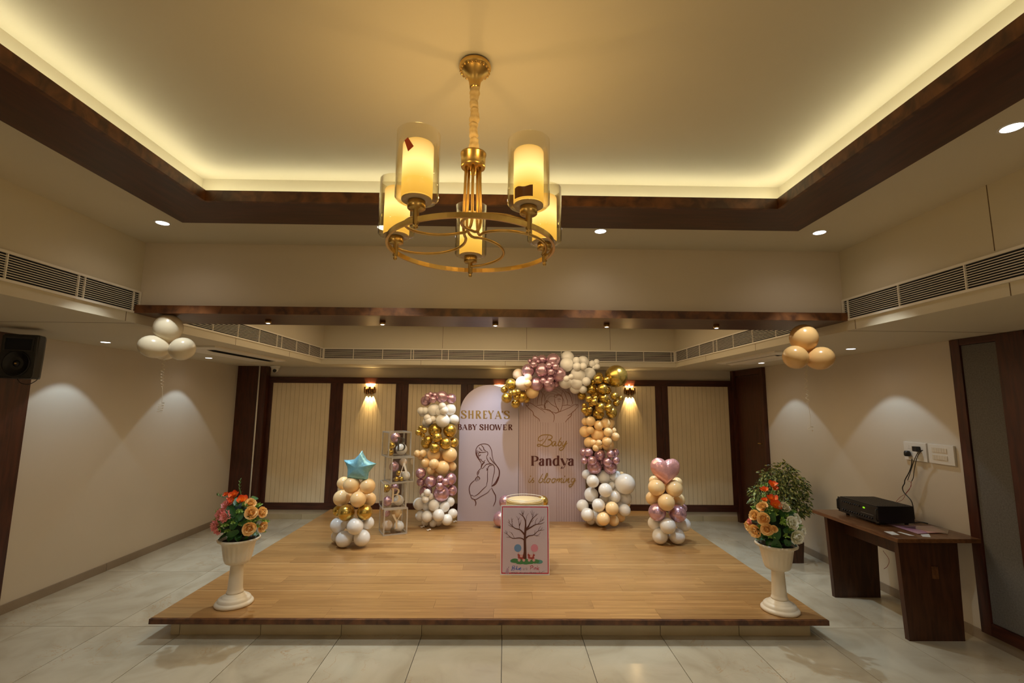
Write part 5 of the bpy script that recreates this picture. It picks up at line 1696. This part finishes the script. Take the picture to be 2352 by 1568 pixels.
part(amp, 'button_strip', MB().bbox(AX0 - 0.0015, AX0, 4.06, 4.20, AZ0 + 0.055, AZ0 + 0.058, 0.0004), mat('grey_line', (0.2, 0.2, 0.2), 0.4))
for yy in (AY0 - 0.014, AY1 + 0.014):
    part(amp, 'handle', MB().tube([(AX0, yy, AZ0 + 0.022), (AX0 - 0.012, yy, AZ0 + 0.028), (AX0 - 0.012, yy, AZ1 - 0.030), (AX0, yy, AZ1 - 0.022)], 0.006, 8), M['black_pl'])
for xx in (AX0 + 0.04, AX1 - 0.04):
    for yy in (AY0 + 0.04, AY1 - 0.04):
        part(amp, 'foot', MB().lathe([(0.014, 0), (0.016, 0.0185)], (xx, yy, TZT), 14), M['black_pl'])

M['paper'] = mat('white_paper', (0.62, 0.63, 0.63), 0.6)
def quad_on_table(px4, z, th=0.0012):
    P = [at(a, b, 'z', z) for a, b in px4]
    mb = MB()
    vs = [(p.x, p.y, z + th) for p in P] + [(p.x, p.y, z) for p in P]
    return mb.add(vs, [(3, 2, 1, 0), (4, 5, 6, 7), (0, 1, 5, 4), (1, 2, 6, 5), (2, 3, 7, 6), (3, 0, 4, 7)])
Z2o = lambda X, Y: (1900 + X / 6.72, 1120 + Y / 6.72)
o = part(None, 'paper_slip', quad_on_table([Z2o(875, 672), Z2o(1010, 675), Z2o(1118, 728), Z2o(1000, 726)], TZT + 0.0005), M['paper'])
tag(o, 'small white paper slip nearest the left edge of the table top', 'paper', 'paper slips on the console table')
o = part(None, 'paper_slip', quad_on_table([Z2o(1080, 680), Z2o(1130, 682), Z2o(1350, 740), Z2o(1270, 738)], TZT + 0.0005), M['paper'])
tag(o, 'long narrow white paper slip beside the flyer packet', 'paper', 'paper slips on the console table')
o = part(None, 'paper_slip', quad_on_table([Z2o(1440, 722), Z2o(1570, 712), Z2o(1600, 762), Z2o(1475, 755)], TZT + 0.0005), M['paper'])
tag(o, 'short white paper slip sticking out below the pink flyer packet', 'paper', 'paper slips on the console table')
fy = thing('flyer_packet', 'clear plastic packet of pink and purple printed flyers on the table', 'flyers', tuple(at(2110, 1215, 'z', TZT)))
part(fy, 'printed_flyer', quad_on_table([Z2o(910, 550), Z2o(1460, 590), Z2o(1690, 690), Z2o(1400, 712)], TZT + 0.0022, 0.0015),
     mottled('flyer_print', (0.60, 0.40, 0.40), (0.30, 0.10, 0.32), 0.3, 9, 0, kind='pos'))
part(fy, 'printed_flyer', quad_on_table([Z2o(1380, 592), Z2o(1620, 592), Z2o(1840, 690), Z2o(1560, 700)], TZT + 0.005, 0.003),
     mottled('flyer_pink', (0.58, 0.26, 0.27), (0.66, 0.42, 0.36), 0.3, 12, 0, kind='pos'))
mb = quad_on_table([Z2o(1110, 600), Z2o(1640, 590), Z2o(1880, 640), Z2o(1860, 712)], TZT + 0.009, 0.0012)
part(fy, 'plastic_cover', mb, clear_mat('packet_film', (0.95, 0.93, 0.90), 0.12, 0.9, 0.04))

# ================================================================== SWITCHBOARDS, CABLES
def sw(name, label, y0, y1, z0, z1):
    t = thing(name, label, 'switch', (XWR, (y0 + y1) / 2, z0), 'white switch plates on the right wall')
    part(t, 'plate', MB().bbox(XWR - 0.018, XWR - 0.0005, y0, y1, z0, z1, 0.003), M['white_pl'])
    return t
s1 = sw('socket_plate', 'white socket plate with a black plug and charger above the amplifier', 4.052, 4.280, 1.262, 1.42)
X_ = XWR - 0.018
part(s1, 'switch_module', MB().bbox(X_ - 0.004, X_, 4.150, 4.196, 1.352, 1.385, 0.0015), M['cream_pl'])
part(s1, 'switch_module', MB().bbox(X_ - 0.004, X_, 4.135, 4.190, 1.285, 1.335, 0.0015), M['white_pl'])
part(s1, 'charger', MB().bbox(X_ - 0.038, X_, 4.108, 4.150, 1.345, 1.388, 0.003), M['black_pl'])
part(s1, 'plug', MB().lathe([(0.020, -0.022), (0.024, -0.010), (0.024, 0.010), (0.018, 0.024)], (X_ - 0.024, 4.222, 1.318), 12), M['black_pl'])
mb = MB()
for dy, dz in ((0, 0.010), (-0.008, -0.008), (0.008, -0.008), (-.105, -.050), (-.097, -.063), (-.113, -.063)):
    mb.lathe([(0.0022, 0), (0.0022, 0.002)], (X_ - 0.001, 4.222 + dy, 1.372 + dz), 8)
part(s1, 'socket_hole', mb, M['black_void'])
s2 = sw('switch_plate', 'white switch plate with two rows of rockers, nearest the grey panel', 3.803, 4.035, 1.262, 1.42)
rk = MB().bbox(-0.004, 0, -0.0110, 0.0110, -0.019, 0.019, 0.002).mesh('rocker'); rk.materials.append(mat('ivory_rocker', (0.66, 0.60, 0.50), 0.4))
for z in (1.375, 1.315):
    for k in range(6):
        inst(s2, 'rocker', rk, (X_, 3.985 - k * 0.0225, z))

Z8o = lambda X, Y: (2060 + X / 7.125, 1000 + Y / 7.125)
def cable(name, label, pts, r, mat_, x=XWR - 0.045):
    P = smooth_pts([at(*Z8o(a, b), 'x', x) for a, b in pts], 7)
    t = part(None, name, MB().tube(P, r, 7), mat_)
    tag(t, label, 'cable', 'cables hanging from the socket plate')
    return t
M['cable_red'] = mat('red_wire', (0.30, 0.02, 0.03), 0.4)
cable('power_cable', 'thick black power cable hanging from the plug to the table', [(245, 380), (240, 480), (200, 600), (135, 720), (125, 780), (92, 850), (110, 920), (160, 980), (230, 1060), (262, 1150), (278, 1270), (290, 1368)], 0.0040, M['black_pl'], XWR - 0.07)
cable('thin_cable', 'thin black cable looping from the charger down its left side', [(425, 240), (370, 255), (320, 320), (270, 440), (215, 620), (175, 730)], 0.0028, M['black_pl'], XWR - 0.06)
cable('thin_cable', 'thin black cable from the charger ending in bare wires', [(420, 245), (380, 270), (330, 360), (300, 480), (280, 600), (268, 690), (240, 750)], 0.0028, M['black_pl'], XWR - 0.055)
cable('speaker_wire', 'thin red wire crossing behind the black cable to the amplifier', [(175, 740), (225, 760), (230, 830), (180, 900), (130, 960), (50, 1010), (-20, 1090)], 0.0015, M['cable_red'], XWR - 0.065)
cable('speaker_wire', 'second thin red wire looping lower to the amplifier', [(240, 750), (225, 830), (200, 890), (150, 950), (100, 1040), (40, 1075), (-20, 1100)], 0.0015, M['cable_red'], XWR - 0.06)
P = smooth_pts([at(2090, 1194, 'z', TZT + 0.008), at(2100, 1199, 'z', TZT + 0.006), at(2118, 1199, 'z', TZT + 0.005), at(2131, 1202, 'z', TZT + 0.005)], 7)
tag(part(None, 'black_cord', MB().tube(P, 0.0038, 7), M['black_pl']), 'short black cord lying on the table behind the amplifier', 'cable')
P = smooth_pts([(3.52, 4.35, 0.70), (3.50, 4.25, 0.56), (3.51, 4.12, 0.46), (3.52, 4.02, 0.42)], 6)
P = smooth_pts([at(2028, 1264, 'y', 4.3), at(2042, 1285, 'y', 4.3), at(2038, 1300, 'y', 4.3), at(2030, 1306, 'y', 4.3)], 6)
tag(part(None, 'red_wire', MB().tube(P, 0.0018, 6), M['cable_red']), 'thin red wire loop hanging under the console table', 'cable')

# ================================================================== SPEAKER, CAMERA, AIR CONDITIONERS
spk = thing('wall_speaker', 'black loudspeaker mounted high on the dark timber of the left wall', 'speaker', (-3.630, 3.62, 1.878), None, (0, 0, math.radians(22)))
spk.scale = (0.76, 1, 1)
hw_, dp_, hh_ = 0.134, 0.19, 0.325
cabp = [(-hw_ + .01, -dp_ / 2), (hw_ - .01, -dp_ / 2), (hw_, -dp_ / 2 + .012), (hw_ * 0.98, 0.0), (hw_ * 0.75, dp_ / 2 * .8), (hw_ * .4, dp_ / 2), (-hw_ * .4, dp_ / 2), (-hw_ * .75, dp_ / 2 * .8), (-hw_ * .98, 0), (-hw_, -dp_ / 2 + .012)]
mb = MB()
vs, fs = [], []
nl = len(cabp)
for i, (z, s_) in enumerate(((0.0, 0.90), (0.012, 0.95), (0.16, 1.0), (hh_ - 0.015, 1.02), (hh_, 0.98))):
    for a, b in cabp:
        vs.append((a * s_, b if b < 0 else b * (0.9 + 0.1 * s_), z))
for i in range(4):
    for k in range(nl):
        fs.append((i * nl + k, i * nl + (k + 1) % nl, (i + 1) * nl + (k + 1) % nl, (i + 1) * nl + k))
fs += [tuple(range(nl - 1, -1, -1)), tuple(4 * nl + k for k in range(nl))]
mb.add(vs, fs)
part(spk, 'cabinet', mb, M['black_pl'], world=False)
yf = -dp_ / 2
part(spk, 'baffle', MB().bbox(-hw_ + .004, hw_ - .004, yf - .010, yf, .012, hh_ - .012, .003), M['black_pl'], world=False)
M['baffle_edge'] = mat('dark_grey_frame', (0.028, 0.026, 0.024), 0.5)
# horn: raised frame round a flat black face, painted for the shaded recess
mb = MB()
for z0, z1, x0, x1 in ((hh_ - .032, hh_ - .022, -.102, .102), (.200, .207, -.102, .102)):
    mb.box(x0, x1, yf - .022, yf - .010, z0, z1)
mb.box(-.108, -.099, yf - .022, yf - .010, .200, hh_ - .022).box(.099, .108, yf - .022, yf - .010, .200, hh_ - .022)
part(spk, 'horn_frame', mb, M['baffle_edge'], world=False)
mb = MB().add([(-.099, yf - .0105, .207), (.099, yf - .0105, .207), (.099, yf - .0105, hh_ - .032), (-.099, yf - .0105, hh_ - .032)], [(0, 1, 2, 3)])
part(spk, 'horn_throat', mb, M['black_void'], world=False)
mb = MB()
ring_ = [(0.100, 0.0), (0.102, 0.010), (0.096, 0.013), (0.088, 0.006), (0.055, -0.001), (0.028, -0.004), (0.026, 0.004), (0.014, 0.010), (0.002, 0.012)]
vs, fs = [], []
for r, h_ in ring_:
    for k in range(32):
        a = 2 * PI * k / 32
        vs.append((r * math.cos(a), yf - .0115 - h_, 0.108 + 0.92 * r * math.sin(a)))
for i in range(len(ring_) - 1):
    for k in range(32):
        fs.append((i * 32 + k, i * 32 + (k + 1) % 32, (i + 1) * 32 + (k + 1) % 32, (i + 1) * 32 + k))
mb.add(vs, fs, True)
part(spk, 'woofer', mb, M['black_met'], world=False)
part(spk, 'emblem', MB().box(-.008, .008, yf - .026, yf - .0235, .102, .112), M['brass'], world=False)
part(spk, 'bracket', MB().box(-.36, -.05, dp_ / 2 - .03, dp_ / 2 - .01, .14, .18), M['black_met'], world=False)
part(spk, 'cable', MB().tube(smooth_pts([(-.05, .02, 0.0), (-.02, .02, -.03), (.04, .02, -.04), (.09, .02, -.015), (.105, .02, .004)], 6), .003, 6), M['black_pl'], world=False)

cc = at(634, 846, 'y', 7.12)
cm = thing('security_camera', 'small white dome security camera at the back left corner of the ceiling', 'camera', (-3.44, 7.12, ZL))
c = (-3.44, 7.12, ZL)
part(cm, 'base', MB().lathe([(0.062, -0.030), (0.066, -0.024), (0.066, 0)], c, 24), M['white_pl'])
part(cm, 'ball', MB().lathe([(0.012, -0.100), (0.032, -0.094), (0.044, -0.075), (0.052, -0.05), (0.054, -0.030)], c, 24), M['white_pl'])
part(cm, 'lens', MB().tube([(c[0] + .012, c[1] - .030, c[2] - .074), (c[0] + .016, c[1] - .052, c[2] - .082)], [0.026, 0.024], 18), M['black_pl'])


def cassette(label, x0, x1, y0, y1, inner):
    t = thing('air_conditioner', label, 'air conditioner', ((x0 + x1) / 2, (y0 + y1) / 2, ZL), 'white ceiling air conditioners')
    zb = ZL - 0.030
    P = [(x0, y0), (x1, y0), (x1, y1), (x0, y1)]
    ins = 0.05
    Q = [(x0 + ins, y0 + ins), (x1 - ins, y0 + ins), (x1 - ins, y1 - ins), (x0 + ins, y1 - ins)]
    vs = [(a, b, ZL - 0.0005) for a, b in P] + [(a, b, ZL - 0.018) for a, b in P] + [(a, b, zb) for a, b in Q]
    fs = [(0, 1, 2, 3), (8, 11, 10, 9)]
    for k in range(4):
        k2 = (k + 1) % 4
        fs += [(k, k + 4, k2 + 4, k2), (k + 4, k + 8, k2 + 8, k2 + 4)]
    part(t, 'panel', MB().add(vs, fs), M['white_metal'])
    xa, xb = (x1 - 0.15, x1 - 0.07) if inner > 0 else (x0 + 0.07, x0 + 0.15)
    part(t, 'air_slot', MB().box(xa, xb, y0 + 0.12, y1 - 0.12, zb - 0.0015, zb - 0.0003), M['black_void'])
    xl_ = (xa + xb) / 2
    mb = MB().add([(xa + .004, y0 + .13, zb - .004), (xb - .02, y0 + .13, zb - .020), (xb - .02, y1 - .13, zb - .020), (xa + .004, y1 - .13, zb - .004),
                   (xa + .004, y0 + .13, zb - .002), (xb - .02, y0 + .13, zb - .018), (xb - .02, y1 - .13, zb - .018), (xa + .004, y1 - .13, zb - .002)],
                  [(0, 1, 2, 3), (7, 6, 5, 4), (0, 4, 5, 1), (1, 5, 6, 2), (2, 6, 7, 3), (3, 7, 4, 0)])
    part(t, 'louver', mb, M['white_metal'])
    return t


cassette('white ceiling air conditioner panel in the left low ceiling beside the grille', -3.30, -2.83, 4.62, 6.12, 1)
cassette('white ceiling air conditioner panel in the right low ceiling beside the grille', 2.63, 3.08, 4.56, 5.86, -1)

# ================================================================== CHANDELIER
HX, HY = -0.132, 1.725
ch = thing('chandelier', 'brass ring chandelier with five lit frosted shades in clear glass', 'chandelier', (HX, HY, 2.305))
rl = 0.31
part(ch, 'canopy', MB().lathe([(0.020, 2.955), (0.021, 2.965), (0.024, 2.985), (0.036, 3.010), (0.052, 3.026), (0.060, 3.034), (0.064, 3.044), (0.062, 3.052), (0.056, 3.0595)], (HX, HY, 0), 40), M['brass'])
mb = MB()
for k in range(22):
    a = 2 * PI * k / 22
    mb.lathe([(0.002, -0.006), (0.006, -0.002), (0.0055, 0.003), (0.002, 0.006)], (HX + 0.056 * math.cos(a), HY + 0.056 * math.sin(a), 3.031), 6)
part(ch, 'canopy_ornament', mb, M['brass'])
# crumpled fabric sleeve over the chain
pr = []
for i in range(70):
    z = 2.690 + (2.958 - 2.690) * i / 69
    r = 0.0172 + 0.0014 * math.sin(i * 0.42) + 0.0009 * math.sin(i * 1.1 + 1)
    if i in (14, 15, 30, 31, 46, 47, 2, 3):
        r *= 0.72
    pr.append((r, z))
vs, fs = [], []
sg = 20
for i, (r, z) in enumerate(pr):
    for k in range(sg):
        a = 2 * PI * k / sg
        rr = r * (1 + 0.09 * math.sin(2 * a + i * 0.22) + 0.04 * math.sin(5 * a - i * 0.3))
        vs.append((HX + rr * math.cos(a) + 0.002 * math.sin(i * .2), HY + rr * math.sin(a), z))
for i in range(len(pr) - 1):
    for k in range(sg):
        fs.append((i * sg + k, i * sg + (k + 1) % sg, (i + 1) * sg + (k + 1) % sg, (i + 1) * sg + k))
M['sleeve'] = mottled('cream_chain_sleeve', (0.62, 0.45, 0.20), (0.72, 0.56, 0.30), 0.7, 60, 0.3, kind='Object')
part(ch, 'chain_sleeve', MB().add(vs, fs, True), M['sleeve'])
part(ch, 'hub', MB().lathe([(0.042, 2.622), (0.046, 2.624), (0.047, 2.630), (0.047, 2.672), (0.050, 2.674), (0.050, 2.680), (0.030, 2.684), (0.012, 2.690)], (HX, HY, 0), 36), M['brass'])
part(ch, 'finial', MB().lathe([(0.003, 2.590), (0.010, 2.596), (0.008, 2.604), (0.011, 2.612), (0.009, 2.622)], (HX, HY, 0), 16), M['brass'])
# ring: flat band
rg = []
for k in range(72):
    a = 2 * PI * k / 72
    rg.append((HX + rl * math.cos(a), HY + rl * math.sin(a)))
mb = MB()
vs, fs = [], []
for k in range(72):
    a = 2 * PI * k / 72
    for dr, dz in ((-.004, -.009), (.004, -.009), (.004, .009), (-.004, .009)):
        vs.append((HX + (rl + dr) * math.cos(a), HY + (rl + dr) * math.sin(a), 2.305 + dz))
for k in range(72):
    k2 = (k + 1) % 72
    for j in range(4):
        j2 = (j + 1) % 4
        fs.append((k * 4 + j, k * 4 + j2, k2 * 4 + j2, k2 * 4 + j))
part(ch, 'ring', mb.add(vs, fs), M['brass'])
for i in range(5):
    A = math.radians(-121 + 72 * i)
    lx, ly = HX + rl * math.cos(A), HY + rl * math.sin(A)
    c = (lx, ly, 0)
    # arm: straight rod from the hub, then a half circle out to the lamp
    s0 = Vector((HX + 0.028 * math.cos(A + .6), HY + 0.028 * math.sin(A + .6), 2.622))
    s1_ = Vector((HX + 0.034 * math.cos(A + .6), HY + 0.034 * math.sin(A + .6), 2.40))
    u = Vector((math.cos(A), math.sin(A), 0))
    w = Vector((math.sin(A), -math.cos(A), 0))
    pts = [s0, s0.lerp(s1_, .5), s1_]
    c0 = Vector((HX, HY, 2.34)) + u * 0.165
    for k in range(13):
        th = PI * k / 12
        p = c0 - u * math.cos(th) * 0.135 + w * math.sin(th) * 0.135
        p.z = 2.360 - 0.040 * (k / 12)
        pts.append(p)
    part(ch, 'arm', MB().tube(smooth_pts(pts, 3), 0.0055, 8), M['brass'])
    part(ch, 'lamp_post', MB().lathe([(0.002, 2.274), (0.007, 2.278), (0.008, 2.284), (0.004, 2.290), (0.010, 2.292), (0.010, 2.338), (0.026, 2.340), (0.029, 2.343), (0.029, 2.366), (0.026, 2.368)], c, 22), M['brass'])
    gl_ = part(ch, 'glass_shade', MB().lathe([(0.050, 2.369), (0.064, 2.371), (0.070, 2.378), (0.0705, 2.598), (0.0690, 2.598), (0.0685, 2.379), (0.063, 2.3725), (0.050, 2.3705), (0.05, 2.369)], c, 40, cap=False), M['lamp_glass'])
    part(ch, 'glass_base', MB().lathe([(0.020, 2.3685), (0.049, 2.3692), (0.049, 2.374), (0.044, 2.377)], c, 30), mat('opal_base', (0.72, 0.55, 0.33), 0.3))
    part(ch, 'frosted_shade', MB().lathe([(0.048, 2.378), (0.050, 2.382), (0.050, 2.556), (0.047, 2.562), (0.040, 2.562), (0.040, 2.555)], c, 36, cap=False), M['shade'])
    b_ = point('bulb', (lx, ly, 2.578), P_BULB, WARM, 0.012)
    b_.parent = ch
    b_.location = Vector((lx, ly, 2.578)) - ch.location
    if i == 0:
        tg = MB()
        pq = [at(x, y, 'y', ly - 0.072) for x, y in ((929, 322), (937, 315), (950, 335), (937, 347))]
        vs = [p for p in pq] + [p + Vector((0, .002, 0)) for p in pq]
        tg.add(vs, [(0, 1, 2, 3), (7, 6, 5, 4), (0, 4, 5, 1), (1, 5, 6, 2), (2, 6, 7, 3), (3, 7, 4, 0)])
        part(gl_, 'sticker', tg, mat('orange_sticker', (0.65, 0.09, 0.015), 0.5))
    if i == 1:
        tg = MB()
        vs, fs = [], []
        for k in range(9):
            a = math.radians(-150 + 9 * k)
            for z in (2.382, 2.418 + 0.003 * math.sin(k)):
                vs.append((lx + 0.0535 * math.cos(a), ly + 0.0535 * math.sin(a), z))
        for k in range(8):
            fs.append((2 * k, 2 * k + 2, 2 * k + 3, 2 * k + 1))
        part(gl_, 'paper_tag', tg.add(vs, fs), mat('brown_paper_tag', (0.22, 0.08, 0.02), 0.7))
